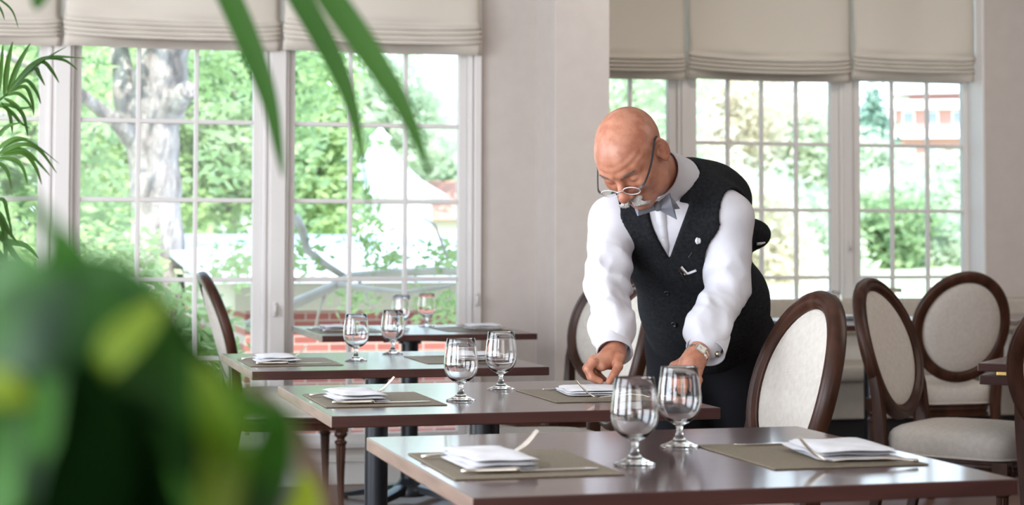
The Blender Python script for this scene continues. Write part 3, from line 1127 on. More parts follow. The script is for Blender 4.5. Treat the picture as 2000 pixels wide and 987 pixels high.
b = MB()
trunk_tube(b, [(285, 760, 14.5, 0.27), (300, 640, 14.5, 0.235), (308, 540, 14.5, 0.21), (305, 400, 14.5, 0.20), (300, 290, 14.5, 0.205), (305, 200, 14.5, 0.215), (318, 120, 14.5, 0.20), (330, 20, 14.5, 0.19), (340, -150, 14.6, 0.16), (360, -400, 14.8, 0.1)])
trunk_tube(b, [(285, 330, 14.45, 0.12), (262, 280, 14.4, 0.085), (235, 245, 14.3, 0.065), (195, 215, 14.2, 0.055), (150, 180, 14.0, 0.045), (60, 130, 13.8, 0.035), (-40, 90, 13.6, 0.025)], 12, 2)
trunk_tube(b, [(268, 260, 14.5, 0.13), (250, 200, 14.5, 0.11), (238, 130, 14.6, 0.08), (225, 60, 14.7, 0.07), (190, -100, 14.8, 0.05)], 12, 3)
trunk_tube(b, [(320, 215, 14.45, 0.17), (345, 195, 14.3, 0.10), (362, 180, 14.2, 0.075), (368, 174, 14.15, 0.07)], 12, 4)
b.build('trunk', m_bark, bt, smooth=True)
q = lambda px, py, D: tuple(at(px, py, D) - bt.location)
leaf_cloud('crown', [(*q(200, -180, 14.5), 1.8, 1.5, 0.9), (*q(450, -200, 14.5), 1.6, 1.5, 0.8), (*q(640, -220, 14.5), 1.0, 1.2, 0.7), (*q(30, 20, 14), 1.0, 1.0, 0.7)], 3000, 0.075, m_leafA, bt, 5, inner=0.1)
leaf_cloud('hanging_foliage', [(*q(200, 150, 15.5), 0.45, 0.5, 0.5), (*q(430, 150, 15.5), 0.5, 0.6, 0.7), (*q(615, 170, 15.5), 0.35, 0.5, 0.7), (*q(30, 180, 14), 0.4, 0.4, 0.6), (*q(440, 330, 16), 0.3, 0.4, 0.3)], 1100, 0.06, m_leafA, bt, 6, inner=0.0)

# drooping limb in front of the brick wall
lm = empty('tree_limb', tuple(at(740, 560, 11.0)))
tag(lm, 'drooping bare tree limb with small leaf sprays in front of the brick outbuilding', 'tree limb', 'trees outside the windows')
b = MB()
ql = lambda px, py, D: at(px, py, D) - lm.location
def limb(pts, rads, n=9):
    b.tube([ql(*p) for p in pts], rads, n)
limb([(480, 640, 10.6), (560, 600, 10.7), (640, 565, 10.8), (690, 540, 10.9), (760, 534, 11), (850, 530, 11.0), (960, 533, 11)], [0.035, 0.034, 0.03, 0.028, 0.026, 0.028, 0.026])
limb([(660, 556, 10.8), (720, 565, 10.8), (790, 572, 10.8), (880, 560, 10.8)], [0.022, 0.018, 0.014, 0.01])
limb([(800, 410, 11), (850, 440, 11), (872, 500, 11), (880, 540, 11)], [0.006, 0.008, 0.01, 0.012])
limb([(575, 420, 11), (590, 450, 11), (600, 490, 11), (640, 520, 10.9), (680, 545, 10.9)], [0.03, 0.028, 0.024, 0.022, 0.02])
limb([(640, 566, 10.8), (625, 600, 10.8), (615, 640, 10.8)], [0.012, 0.008, 0.005])
limb([(700, 545, 10.9), (720, 590, 10.9), (740, 615, 10.9)], [0.010, 0.007, 0.005])
b.build('branch', m_bark2, lm, smooth=True)
qq = lambda px, py: tuple(ql(px, py, 11.1))
leaf_cloud('leaf_sprays', [(*qq(590, 500), 0.16, 0.3, 0.16), (*qq(720, 440), 0.10, 0.3, 0.28), (*qq(760, 505), 0.22, 0.3, 0.08), (*qq(865, 500), 0.14, 0.3, 0.12), (*qq(700, 590), 0.2, 0.3, 0.08), (*qq(860, 600), 0.2, 0.3, 0.14), (*qq(460, 520), 0.25, 0.3, 0.12)],
           900, 0.035, m_leafA, lm, 8, inner=0.0)

# shrubs close to the window
for px, py, D, r, n, lab in ((370, 640, 10.3, 0.22, 700, 'young bright green shrub outside the window behind the edge-on chair'),
                             (215, 530, 11.2, 0.33, 1300, 'leafy shrub at the foot of the large tree, left of its trunk'),
                             (10, 480, 12.6, 0.5, 2000, 'dense shrub outside the window at the left edge of the picture')):
    c = at(px, py, D)
    sh = empty('garden_shrub', (c.x, c.y, -0.9))
    tag(sh, lab, 'shrub', 'shrubs outside the left windows')
    leaf_cloud('foliage', [(0, 0, c.z + 0.9, r, r, r), (r * 0.5, 0, c.z + 0.9 - r * 0.6, r, r, r), (0, 0, (c.z + 0.9) * 0.5, r * 0.8, r * 0.8, (c.z + 0.9) * 0.5)], n, 0.05, m_leafA, sh, int(px), inner=0.0)
    MB().tube([(0, 0, 0), (0.05, 0, 0.5), (0, 0.03, c.z + 0.9)], [0.03, 0.02, 0.008], 8).build('stem', m_bark, sh, smooth=True)

gt = 'trees outside the windows'
for k, a in enumerate([
    (185, 235, 24, 1.8, 1.9, 6000, 0.085, m_leafA, 'bright green tree left of the large trunk'),
    (30, 290, 20, 1.6, 2.3, 6500, 0.08, m_leafB, 'green tree filling the window at the left edge'),
    (455, 250, 25, 1.5, 2.3, 7000, 0.085, m_leafB, 'leafy green tree right of the large trunk'),
    (600, 265, 30, 0.95, 2.3, 4500, 0.11, m_leafA, 'green tree left in the third tall window'),
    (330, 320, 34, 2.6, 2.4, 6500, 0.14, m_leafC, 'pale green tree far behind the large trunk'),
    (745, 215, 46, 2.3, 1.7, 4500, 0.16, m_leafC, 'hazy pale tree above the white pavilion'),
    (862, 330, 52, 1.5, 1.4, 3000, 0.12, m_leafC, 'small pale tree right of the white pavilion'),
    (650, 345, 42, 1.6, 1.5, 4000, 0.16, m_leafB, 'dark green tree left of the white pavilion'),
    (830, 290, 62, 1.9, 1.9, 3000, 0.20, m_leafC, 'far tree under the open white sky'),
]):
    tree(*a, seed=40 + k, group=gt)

gr = 'trees on the hillside outside the right windows'
for k, a in enumerate([
    (1225, 260, 60, 3.0, 3.6, 5000, 0.20, m_leafC, 'pale green hillside tree seen left of the waiter\'s head'),
    (1300, 330, 70, 3.6, 4.0, 5000, 0.22, m_leafD, 'tan budding tree behind the waiter\'s collar'),
    (1400, 260, 75, 3.6, 3.8, 6000, 0.22, m_leafD, 'tan budding tree above the waiter\'s shoulder'),
    (1500, 300, 80, 3.4, 4.6, 6000, 0.22, m_leafD, 'tall tan tree in the middle of the right windows'),
    (1590, 330, 78, 2.4, 3.4, 5000, 0.22, m_leafC, 'pale green tree left of the second right post'),
    (1540, 480, 66, 3.2, 3.0, 6000, 0.20, m_leafC, 'low pale tree behind the waiter\'s back'),
    (1450, 470, 60, 3.0, 2.6, 4000, 0.20, m_leafD, 'low tan thicket behind the waiter\'s arm'),
    (1715, 360, 95, 3.0, 2.4, 6500, 0.26, m_leafC, 'rounded pale tree below the dark conifer'),
    (1800, 420, 85, 3.4, 2.0, 6000, 0.24, m_leafC, 'rounded tree below the brick apartment building'),
    (1880, 350, 90, 1.6, 1.4, 2500, 0.24, m_leafC, 'tree at the right end of the right windows'),
    (1710, 470, 70, 2.4, 2.0, 5000, 0.20, m_leafB, 'darker green bush low in the last window'),
    (1830, 500, 72, 2.8, 1.6, 4500, 0.20, m_leafC, 'low pale bushes just above the banquette chairs'),
    (1620, 500, 90, 3.0, 2.4, 4500, 0.22, m_leafC, 'low hillside tree behind the right window post'),
]):
    tree(*a, seed=80 + k, group=gr, gz=-1.2, bark=m_bark2)
tree(1705, 235, 130, 1.9, 3.0, 5000, 0.26, m_leafE, 'dark conifer on the hill left of the brick apartment building', 99, group=gr, gz=0, name='conifer', cone=True)

# brick apartment building on the hill
pa = at(1845, 310, 190)
ap = empty('apartment_building', (pa.x, pa.y, -0.5), -0.5)
tag(ap, 'distant red brick apartment building with white balcony bands on the hilltop', 'building')
m_bfar = mat('far_red_brick', (0.42, 0.22, 0.19), 0.9)
zt = pa.z + 0.5
MB().box(-5.0, 9.0, -4, 4, 0, zt + 5.2).build('brick_wall', m_bfar, ap)
for k, z in enumerate((1.9, 4.9)):
    MB().box(-5.8, 9.6, -5.2, -3.9, zt + z, zt + z + 0.9).build('balcony', m_white, ap, bevel=0.05)
MB().box(-5.6, 9.6, -4.6, 4.6, zt + 6.6, zt + 7.1).build('roof', m_white, ap)
MB().box(-3.5, 7.0, -3, 3, zt + 5.2, zt + 6.6).build('top_storey', m_bfar, ap)
m_wdark = mat('far_window_glass', (0.25, 0.28, 0.32), 0.1)
for x in (-3.6, -1.2, 1.4, 4.0, 6.4):
    for z in (-0.6, 3.2):
        f = MB().box(x - 0.62, x + 0.62, -4.08, -4.0, zt + z, zt + z + 1.5).build('building_window', m_white, ap)
        MB().box(x - 0.5, x + 0.5, -4.12, -4.08, zt + z + 0.1, zt + z + 1.4).build('window_pane', m_wdark, f)


# ---------------------------------------------------------------- indoor plants
m_palm = leafmat('palm_leaflets', (0.035, 0.085, 0.018), (0.075, 0.17, 0.03), 0.3, 0.4, 6)
m_blade = leafmat('near_palm_blades', (0.030, 0.095, 0.018), (0.065, 0.165, 0.035), 0.35, 0.4, 3)
m_broad = leafmat('broad_green_leaf', (0.003, 0.022, 0.003), (0.040, 0.150, 0.012), 0.35, 0.6, 15)
m_yell = leafmat('yellow_green_leaf', (0.06, 0.16, 0.008), (0.25, 0.31, 0.018), 0.45, 0.6, 11)
m_shadeleaf = leafmat('shaded_core_leaf', (0.0008, 0.003, 0.0006), (0.002, 0.008, 0.0015), 0.05, 0.5, 9)  # near-black colour paints the shade in the core of the plant
for nd in m_shadeleaf.node_tree.nodes:
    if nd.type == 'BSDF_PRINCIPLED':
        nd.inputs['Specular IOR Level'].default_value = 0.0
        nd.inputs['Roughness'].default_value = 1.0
m_stem = mat('brown_plant_stem', (0.10, 0.055, 0.035), 0.6)
m_pot = noise_color(mat('glazed_planter', (0.3, 0.28, 0.25), 0.3), (0.25, 0.23, 0.21), (0.33, 0.31, 0.28), 6)
m_soil = noise_color(mat('potting_soil', (0.03, 0.02, 0.015), 0.95), (0.02, 0.013, 0.01), (0.05, 0.035, 0.025), 60)


def bez(pts, n):
    P = [Vector(p) for p in pts]
    out, m = [], len(P)
    for k in range(m - 1):
        p0, p1, p2, p3 = P[max(k - 1, 0)], P[k], P[k + 1], P[min(k + 2, m - 1)]
        for t in range(n):
            u = t / n
            out.append(0.5 * ((2 * p1) + (p2 - p0) * u + (2 * p0 - 5 * p1 + 4 * p2 - p3) * u * u + (3 * p1 - p0 - 3 * p2 + p3) * u ** 3))
    out.append(P[-1])
    return out


def blade(mb, pts, width, face, n=8, peak=0.35, fold=0.25, base=0.25):
    """leaf blade: a folded strip along the spine, widest at `peak`, pointed at the tip"""
    Q = bez(pts, n)
    m = len(Q)
    vs, fs = [], []
    F = Vector(face).normalized()
    for k, p in enumerate(Q):
        t = (Q[min(k + 1, m - 1)] - Q[max(k - 1, 0)]).normalized()
        s = t.cross(F)
        if s.length < 1e-4: s = t.cross(Vector((0, 0, 1)))
        s.normalize()
        nrm = s.cross(t)
        u = k / (m - 1)
        w = width * 0.5 * ((base + (1 - base) * math.sin(u / peak * math.pi / 2)) if u < peak else math.cos((u - peak) / (1 - peak) * math.pi / 2) ** 0.8)
        for a in (-1, -0.5, 0, 0.5, 1):
            vs.append(p + s * (a * w) + nrm * (abs(a) * w * fold))
    for k in range(m - 1):
        for i in range(4):
            a = k * 5 + i
            fs.append((a, a + 1, a + 6, a + 5))
    return mb.add(vs, fs)


def planter(root, r, h):
    MB().lathe([(r * 0.72, 0), (r * 0.78, 0.01), (r * 0.95, h * 0.7), (r, h), (r * 1.04, h + 0.012), (r * 0.97, h + 0.014), (r * 0.93, h - 0.03), (r * 0.05, h - 0.035)], 40, close=False).build('planter', m_pot, root, smooth=True, autos=0.9)
    MB().lathe([(r * 0.93, h - 0.028), (r * 0.5, h - 0.02), (0.001, h - 0.016)], 32, close=False).build('soil', m_soil, root, smooth=True)


# palm at the left, behind the near plant
PB = Vector((-0.22, 3.62, 0))
palm = empty('potted_palm', PB)
tag(palm, 'slender potted palm at the left edge with arching narrow dark leaflets', 'potted palm')
planter(palm, 0.19, 0.36)
lp = lambda px, py, D: at(px, py, D) - PB
CAMV = (Vector((0, 0, EYE)) - at(60, 250, 3.5)).normalized()


def frond(stem_pts, leafs, name='frond'):
    """rachis plus leaflets given as (start fraction point, mid, tip) in photo pixels"""
    b = MB()
    Q = bez(stem_pts, 6)
    m = len(Q)
    b.tube(Q, [0.006 - 0.0042 * k / (m - 1) for k in range(m)], 7)
    for L in leafs:
        f = Vector(CAMV) + Vector((0.2, 0, 0.6))
        blade(b, L[:-1], L[-1], f, 6)
    return b.build(name, m_palm, palm, smooth=True)


crown = Vector((0.0, 0.0, 0.75))
MB().tube([(0, 0, 0.33), (0.01, 0.0, 0.5), (0.0, 0, 0.78)], [0.02, 0.017, 0.013], 10).build('palm_stem', m_stem, palm, smooth=True)
D0 = 3.45
frond([crown, lp(-130, 420, D0), lp(-70, 300, D0), lp(-20, 215, D0), lp(12, 185, D0)], [
    (lp(8, 190, D0), lp(14, 130, D0), lp(25, 80, D0), 0.011),
    (lp(14, 186, D0), lp(34, 130, D0), lp(60, 83, D0), 0.011),
    (lp(14, 184, D0), lp(80, 122, D0), lp(132, 90, D0), 0.005),
    (lp(12, 185, D0), lp(60, 130, D0), lp(100, 112, D0), lp(166, 114, D0), 0.010),
    (lp(50, 138, D0), lp(85, 115, D0), lp(125, 118, D0), lp(152, 137, D0), 0.009),
    (lp(60, 125, D0), lp(85, 122, D0), lp(102, 140, D0), lp(116, 163, D0), 0.009),
    (lp(40, 150, D0), lp(66, 132, D0), lp(78, 150, D0), lp(88, 168, D0), 0.009),
    (lp(20, 178, D0), lp(50, 158, D0), lp(70, 178, D0), lp(80, 204, D0), 0.009),
    (lp(15, 182, D0), lp(48, 170, D0), lp(62, 196, D0), lp(66, 228, D0), 0.009),
    (lp(10, 188, D0), lp(35, 183, D0), lp(55, 200, D0), lp(62, 215, D0), 0.008),
    (lp(8, 192, D0), lp(28, 205, D0), lp(46, 228, D0), lp(55, 268, D0), 0.010),
    (lp(2, 200, D0), lp(25, 222, D0), lp(40, 240, D0), lp(60, 252, D0), 0.008),
    (lp(-10, 205, D0), lp(0, 150, D0), lp(6, 85, D0), 0.010),
    (lp(-5, 205, D0), lp(15, 215, D0), lp(22, 240, D0), lp(24, 262, D0), 0.008),
    (lp(-20, 225, D0), lp(5, 205, D0), lp(40, 212, D0), lp(66, 208, D0), 0.008),
])
D1 = 3.35
frond([crown, lp(-140, 520, D1), lp(-90, 400, D1), lp(-40, 320, D1), lp(0, 300, D1)], [
    (lp(0, 300, D1), lp(40, 283, D1), lp(75, 292, D1), lp(112, 340, D1), 0.010),
    (lp(0, 300, D1), lp(35, 292, D1), lp(62, 305, D1), lp(100, 346, D1), 0.010),
    (lp(-5, 303, D1), lp(25, 278, D1), lp(60, 278, D1), lp(118, 322, D1), 0.006),
    (lp(0, 304, D1), lp(45, 300, D1), lp(68, 325, D1), lp(82, 362, D1), 0.010),
    (lp(-10, 308, D1), lp(25, 312, D1), lp(44, 328, D1), lp(54, 360, D1), 0.009),
    (lp(-12, 298, D1), lp(14, 278, D1), lp(34, 270, D1), lp(58, 272, D1), 0.009),
    (lp(-30, 320, D1), lp(-5, 318, D1), lp(15, 336, D1), lp(22, 372, D1), 0.009),
    (lp(-20, 300, D1), lp(0, 262, D1), lp(20, 245, D1), lp(45, 240, D1), 0.009),
])
frond([crown, lp(-150, 600, D1), lp(-100, 520, D1), lp(-50, 440, D1), lp(-20, 400, D1)], [
    (lp(-20, 400, D1), lp(5, 390, D1), lp(15, 420, D1), lp(26, 470, D1), 0.008),
    (lp(-22, 404, D1), lp(0, 420, D1), lp(18, 455, D1), lp(40, 480, D1), 0.010),
    (lp(-26, 410, D1), lp(5, 440, D1), lp(10, 480, D1), lp(12, 530, D1), 0.012),
    (lp(-40, 430, D1), lp(0, 460, D1), lp(30, 500, D1), lp(62, 530, D1), 0.014),
    (lp(-40, 440, D1), lp(0, 500, D1), lp(30, 540, D1), lp(50, 560, D1), 0.014),
    (lp(-40, 440, D1), lp(10, 470, D1), lp(50, 480, D1), lp(76, 505, D1), 0.013),
])
frond([crown, lp(-160, 200, D0), lp(-140, 60, D0), lp(-90, -20, D0), lp(-30, -20, D0)], [
    (lp(-40, -22, D0), lp(0, 0, D0), lp(24, 22, D0), lp(36, 56, D0), 0.005),
    (lp(-50, -20, D0), lp(-15, 0, D0), lp(2, 20, D0), lp(9, 40, D0), 0.006),
    (lp(-60, -20, D0), lp(-30, 0, D0), lp(-15, 30, D0), lp(-8, 70, D0), 0.008),
])

# near plant, far out of focus
NB = Vector((-0.10, 0.78, 0))
near = empty('foreground_plant', NB)
tag(near, 'large out-of-focus green plant filling the lower left corner in the foreground', 'plant')
planter(near, 0.17, 0.32)
ln = lambda px, py, D: at(px, py, D) - NB
FACE = (Vector((0, 0, EYE)) - at(250, 700, 0.7)).normalized() + Vector((-0.5, 0, 0.35))
base = Vector((0, 0, 0.30))
MB().tube([base, (0.0, 0.0, 0.55), (-0.005, 0.0, 0.80), (0.0, 0.0, 0.98)], [0.014, 0.012, 0.010, 0.006], 10).build('stem', m_stem, near, smooth=True)
leaves = [
    # spine pixels and depth, width, material
    ([(60, 1150, .75), (110, 700, .66), (210, 620, .64), (400, 860, .62), (520, 1120, .62)], 0.040, m_broad),
    ([(40, 1150, .72), (150, 640, .62), (280, 700, .60), (420, 790, .60), (550, 800, .60)], 0.032, m_broad),
    ([(-160, 900, .62), (-40, 720, .60), (110, 640, .58), (290, 700, .58), (390, 830, .58)], 0.036, m_broad),
    ([(240, 1250, .70), (360, 940, .66), (440, 800, .64), (490, 740, .64)], 0.016, m_yell),
    ([(300, 1250, .64), (420, 1000, .60), (440, 850, .58), (385, 700, .58)], 0.020, m_yell),
    ([(-120, 1150, .56), (130, 1050, .56), (190, 880, .56), (150, 700, .57)], 0.034, m_shadeleaf),
    ([(160, 1250, .56), (250, 1050, .56), (250, 900, .56), (190, 760, .57)], 0.030, m_shadeleaf),
    ([(430, 1250, .66), (500, 1040, .62), (545, 900, .60), (560, 780, .60)], 0.018, m_broad),
    ([(400, 1250, .64), (480, 1060, .62), (520, 930, .60), (535, 800, .60)], 0.022, m_broad),
    ([(360, 1250, .66), (420, 1040, .65), (430, 920, .65), (410, 800, .65)], 0.022, m_yell),
    ([(300, 1300, .72), (360, 1000, .66), (350, 880, .64), (310, 700, .64)], 0.034, m_broad),
    ([(-200, 860, .60), (-80, 770, .56), (0, 760, .55), (60, 790, .55)], 0.014, m_yell),
    ([(180, 760, .58), (220, 690, .57), (270, 640, .57), (320, 590, .57)], 0.014, m_yell),
    ([(-150, 1200, .62), (-20, 980, .58), (10, 850, .56), (60, 720, .56)], 0.024, m_broad),
    ([(100, 1300, .90), (170, 1000, .86), (190, 880, .84), (150, 700, .82)], 0.070, m_shadeleaf),
    ([(60, 1300, .85), (240, 1000, .80), (270, 880, .80), (190, 740, .80)], 0.060, m_shadeleaf),
    ([(-60, 1300, .95), (40, 900, .92), (50, 760, .90), (30, 560, .90)], 0.070, m_broad),
    ([(230, 800, .62), (165, 560, .60), (95, 440, .60), (-40, 300, .62)], 0.008, m_broad),
    ([(190, 740, .70), (160, 590, .68), (130, 500, .68), (110, 440, .68)], 0.020, m_broad),
    ([(-100, 700, .66), (-20, 570, .64), (60, 570, .62), (160, 680, .62)], 0.026, m_broad),
    ([(420, 1200, .80), (560, 1060, .80), (600, 990, .80), (595, 920, .80)], 0.018, m_yell),
    ([(380, 1250, .66), (330, 1060, .64), (250, 900, .62), (130, 820, .62)], 0.020, m_shadeleaf),
]
for pts, w, m in leaves:
    P = [ln(*p) for p in pts]
    b = MB()
    st = [Vector((0, 0, 0.62 + 0.02 * (len(b.v) % 3))), (Vector((0, 0, 0.66)) + P[0]) / 2, P[0]]
    blade(b, P, w, FACE, 8, 0.45, 0.18, 0.3)
    b.tube(st, [0.004, 0.003, 0.0022], 6)
    b.build('leaf', m, near, smooth=True)
b = MB().tube([Vector((0, 0, 0.5)), ln(680, 1180, .80), ln(640, 1000, .82), ln(575, 860, .84), ln(500, 760, .86)], [0.010, 0.009, 0.008, 0.0065, 0.004], 8)
b.build('woody_stem', m_stem, near, smooth=True)

# tall arching palm whose blades hang into the top of the picture
HB = Vector((-0.52, 1.52, 0))
hang = empty('arching_palm', HB)
tag(hang, 'blurred long palm blades hanging down from the top of the picture', 'palm')
planter(hang, 0.16, 0.34)
lh = lambda px, py, D: at(px, py, D) - HB
MB().tube([(0, 0, 0.30), (-0.02, 0, 0.8), (0.0, 0, 1.25), (0.03, 0.0, 1.5)], [0.017, 0.014, 0.011, 0.008], 10).build('stem', m_stem, hang, smooth=True)
rach = [Vector((0.03, 0, 1.5)), lh(80, -330, 1.55), lh(330, -260, 1.5), lh(600, -150, 1.5), lh(700, -60, 1.5)]
MB().tube(bez(rach, 6), 0.004, 7).build('frond_stem', m_blade, hang, smooth=True)
for pts, w in (([(330, -260, 1.5), (420, -60, 1.5), (478, 70, 1.5), (525, 200, 1.5), (553, 350, 1.48)], 0.022),
               ([(430, -220, 1.6), (545, -60, 1.6), (625, 70, 1.6), (680, 190, 1.6), (712, 330, 1.58)], 0.022),
               ([(530, -180, 1.42), (610, -50, 1.42), (695, 70, 1.42), (785, 210, 1.42), (842, 350, 1.4)], 0.024),
               ([(700, 290, 1.58), (712, 340, 1.58), (722, 420, 1.58)], 0.005),
               ([(200, -300, 1.3), (120, -120, 1.3), (80, -20, 1.3), (70, 20, 1.3)], 0.018)):
    b = MB()
    blade(b, [lh(*p) for p in pts], w, (Vector((0, 0, EYE)) - at(600, 200, 1.5)).normalized() + Vector((0.35, 0, 0.1)), 8, 0.4, 0.3, 0.3)
    b.build('leaf', m_blade, hang, smooth=True)


# ---------------------------------------------------------------- the waiter
RP = at(1385, 655, 5.30)
ROOT = Vector((RP.x, RP.y, 0))
person = empty('person', ROOT, -YAW)
tag(person, 'bald waiter in white shirt, black vest and grey bow tie leaning over the second table', 'person')
cY, sY = math.cos(YAW), math.sin(YAW)


def Lp(px, py, D):
    d = at(px, py, D) - ROOT
    return np.array([cY * d.x - sY * d.y, sY * d.x + cY * d.y, d.z])


def nrm(v):
    v = np.asarray(v, float)
    return v / np.linalg.norm(v)


def smin(a, b, k):
    h = np.clip(0.5 + 0.5 * (b - a) / k, 0, 1)
    return b * (1 - h) + a * h - k * h * (1 - h)


def smax(a, b, k):
    return -smin(-a, -b, k)


def caps(P, a, b, r1, r2):
    a = np.asarray(a, float); b = np.asarray(b, float)
    ab = b - a
    t = np.clip(((P - a) @ ab) / (ab @ ab), 0, 1)
    return np.linalg.norm(P - a - t[..., None] * ab, axis=-1) - (r1 + (r2 - r1) * t)


def ell(P, c, r, A=None):
    q = P - np.asarray(c, float)
    if A is not None: q = q @ np.asarray(A).T
    r = np.asarray(r, float)
    k0 = np.linalg.norm(q / r, axis=-1)
    k1 = np.linalg.norm(q / (r * r), axis=-1) + 1e-9
    return k0 * (k0 - 1) / k1


def nets(f, lo, hi, h):
    """naive surface nets: polygonise f = 0 inside the box"""
    lo = np.asarray(lo, float); hi = np.asarray(hi, float)
    n = np.ceil((hi - lo) / h).astype(int) + 1
    ax = [lo[i] + h * np.arange(n[i]) for i in range(3)]
    V = np.empty(n, np.float32)
    for i in range(0, n[0], 16):
        G = np.stack(np.meshgrid(ax[0][i:i + 16], ax[1], ax[2], indexing='ij'), -1)
        V[i:i + 16] = f(G)
    S = V < 0
    nx, ny, nz = n
    cs = np.zeros((nx - 1, ny - 1, nz - 1), int)
    for dx in (0, 1):
        for dy in (0, 1):
            for dz in (0, 1):
                cs += S[dx:nx - 1 + dx, dy:ny - 1 + dy, dz:nz - 1 + dz]
    act = (cs > 0) & (cs < 8)
    idx = np.full(act.shape, -1, int)
    I = np.argwhere(act)
    idx[act] = np.arange(len(I))
    acc = np.zeros((len(I), 3)); cnt = np.zeros(len(I))
    cor = [(0, 0, 0), (1, 0, 0), (0, 1, 0), (1, 1, 0), (0, 0, 1), (1, 0, 1), (0, 1, 1), (1, 1, 1)]
    val = [V[I[:, 0] + c[0], I[:, 1] + c[1], I[:, 2] + c[2]] for c in cor]
    for a, b in ((0, 1), (2, 3), (4, 5), (6, 7), (0, 2), (1, 3), (4, 6), (5, 7), (0, 4), (1, 5), (2, 6), (3, 7)):
        m = (val[a] < 0) != (val[b] < 0)
        t = np.where(m, val[a] / np.where(m, val[a] - val[b], 1), 0)
        p = np.array(cor[a]) + t[:, None] * (np.array(cor[b]) - np.array(cor[a]))
        acc += p * m[:, None]; cnt += m
    Pv = lo + h * (I + acc / np.maximum(cnt, 1)[:, None])
    F = []
    for axis in range(3):
        sl0 = [slice(None)] * 3; sl1 = [slice(None)] * 3
        sl0[axis] = slice(0, -1); sl1[axis] = slice(1, None)
        A, B = S[tuple(sl0)], S[tuple(sl1)]
        E_ = np.argwhere(A != B)
        o1, o2 = [(1, 2), (2, 0), (0, 1)][axis]
        ok = (E_[:, o1] > 0) & (E_[:, o2] > 0) & (E_[:, o1] < n[o1] - 1) & (E_[:, o2] < n[o2] - 1)
        E_ = E_[ok]
        def cell(d1, d2):
            q = E_.copy(); q[:, o1] -= d1; q[:, o2] -= d2
            return idx[q[:, 0], q[:, 1], q[:, 2]]
        Q = np.stack([cell(1, 1), cell(0, 1), cell(0, 0), cell(1, 0)], 1)
        fl = ~A[E_[:, 0], E_[:, 1], E_[:, 2]]
        Q[fl] = Q[fl][:, ::-1]
        F.append(Q[(Q >= 0).all(1)])
    return Pv, np.concatenate(F)


def npmesh(name, parts, mats, parent, smooth=True):
    Vs, Fs, b, mi = [], [], 0, []
    for k, (v, f) in enumerate(parts):
        Vs.append(v); Fs.append(f + b); b += len(v)
    v = np.concatenate(Vs); f = np.concatenate(Fs)
    me = bpy.data.meshes.new(name)
    me.vertices.add(len(v)); me.vertices.foreach_set('co', v.astype(np.float32).ravel())
    me.loops.add(f.size); me.loops.foreach_set('vertex_index', f.astype(np.int32).ravel())
    me.polygons.add(len(f))
    me.polygons.foreach_set('loop_start', np.arange(0, f.size, 4, dtype=np.int32))
    me.polygons.foreach_set('loop_total', np.full(len(f), 4, dtype=np.int32))
    me.polygons.foreach_set('use_smooth', np.ones(len(f), bool))
    for m in (mats if isinstance(mats, (list, tuple)) else [mats]): me.materials.append(m)
    me.update(); me.validate()
    o = bpy.data.objects.new(name, me)
    COL.objects.link(o)
    o.parent = parent
    return o


# materials
m_skin = noise_color(mat('ruddy_skin', (0.6, 0.3, 0.2), 0.42, spec=0.45), (0.375, 0.138, 0.080), (0.50, 0.225, 0.142), 30, 9, bump=0.16, bscale=260, lo=0.38, hi=0.62, bdist=0.0008)
m_skin.node_tree.nodes['Principled BSDF'].inputs['Subsurface Weight'].default_value = 0.12
m_skin.node_tree.nodes['Principled BSDF'].inputs['Subsurface Radius'].default_value = (0.012, 0.005, 0.003)
m_shirt = noise_color(mat('white_shirt_cotton', (0.8, 0.8, 0.82), 0.85, spec=0.15), (0.60, 0.59, 0.63), (0.65, 0.64, 0.68), 20, 3, bump=0.15, bscale=420, bdist=0.0006)
m_vest = weave(noise_color(mat('black_wool', (0.012, 0.013, 0.016), 0.9, spec=0.12), (0.009, 0.010, 0.012), (0.020, 0.021, 0.024), 120, 4), 1500, 0.35, 0.0006)
m_trou = mat('black_trousers', (0.008, 0.008, 0.010), 0.9, spec=0.12)
m_satin = mat('grey_satin', (0.20, 0.215, 0.26), 0.33, spec=0.6)
m_hair = noise_color(mat('white_grey_hair', (0.6, 0.58, 0.55), 0.6), (0.24, 0.22, 0.20), (0.62, 0.60, 0.57), 260, 3)
m_brow = mat('grey_eyebrow', (0.20, 0.14, 0.11), 0.8)
m_blackp = mat('black_acetate', (0.01, 0.01, 0.012), 0.3)
m_lens = thin_glass('spectacle_lens', (0.93, 0.93, 0.95))
m_rim = mat('clear_acetate_rim', (0.62, 0.60, 0.60), 0.15, spec=0.8)
m_shoe = mat('black_leather', (0.01, 0.01, 0.01), 0.25)
m_dial = mat('cream_watch_dial', (0.62, 0.59, 0.50), 0.3)
m_btn = mat('pearl_button', (0.75, 0.72, 0.62), 0.3)

# joints, measured from the photograph at their own depths
PV = Lp(1388, 650, 5.32)
BL = Lp(1376, 590, 5.22)
CH = Lp(1335, 470, 5.08)
UC = Lp(1345, 400, 5.10)
NB0 = Lp(1335, 352, 5.04)
SL, EL, WL = Lp(1424, 425, 4.95), Lp(1420, 560, 4.97), Lp(1364, 690, 4.76)
SR, ER, WR = Lp(1196, 430, 5.02), Lp(1187, 560, 4.95), Lp(1201, 684, 4.72)

aT = nrm(NB0 - PV)
lT = np.array([math.cos(math.radians(20)), -math.sin(math.radians(20)), 0.0])
lT = nrm(lT - aT * (lT @ aT))
fT = np.cross(aT, lT) * 1.0
if fT[1] > 0: fT = -fT
AT = np.stack([lT, fT, aT])

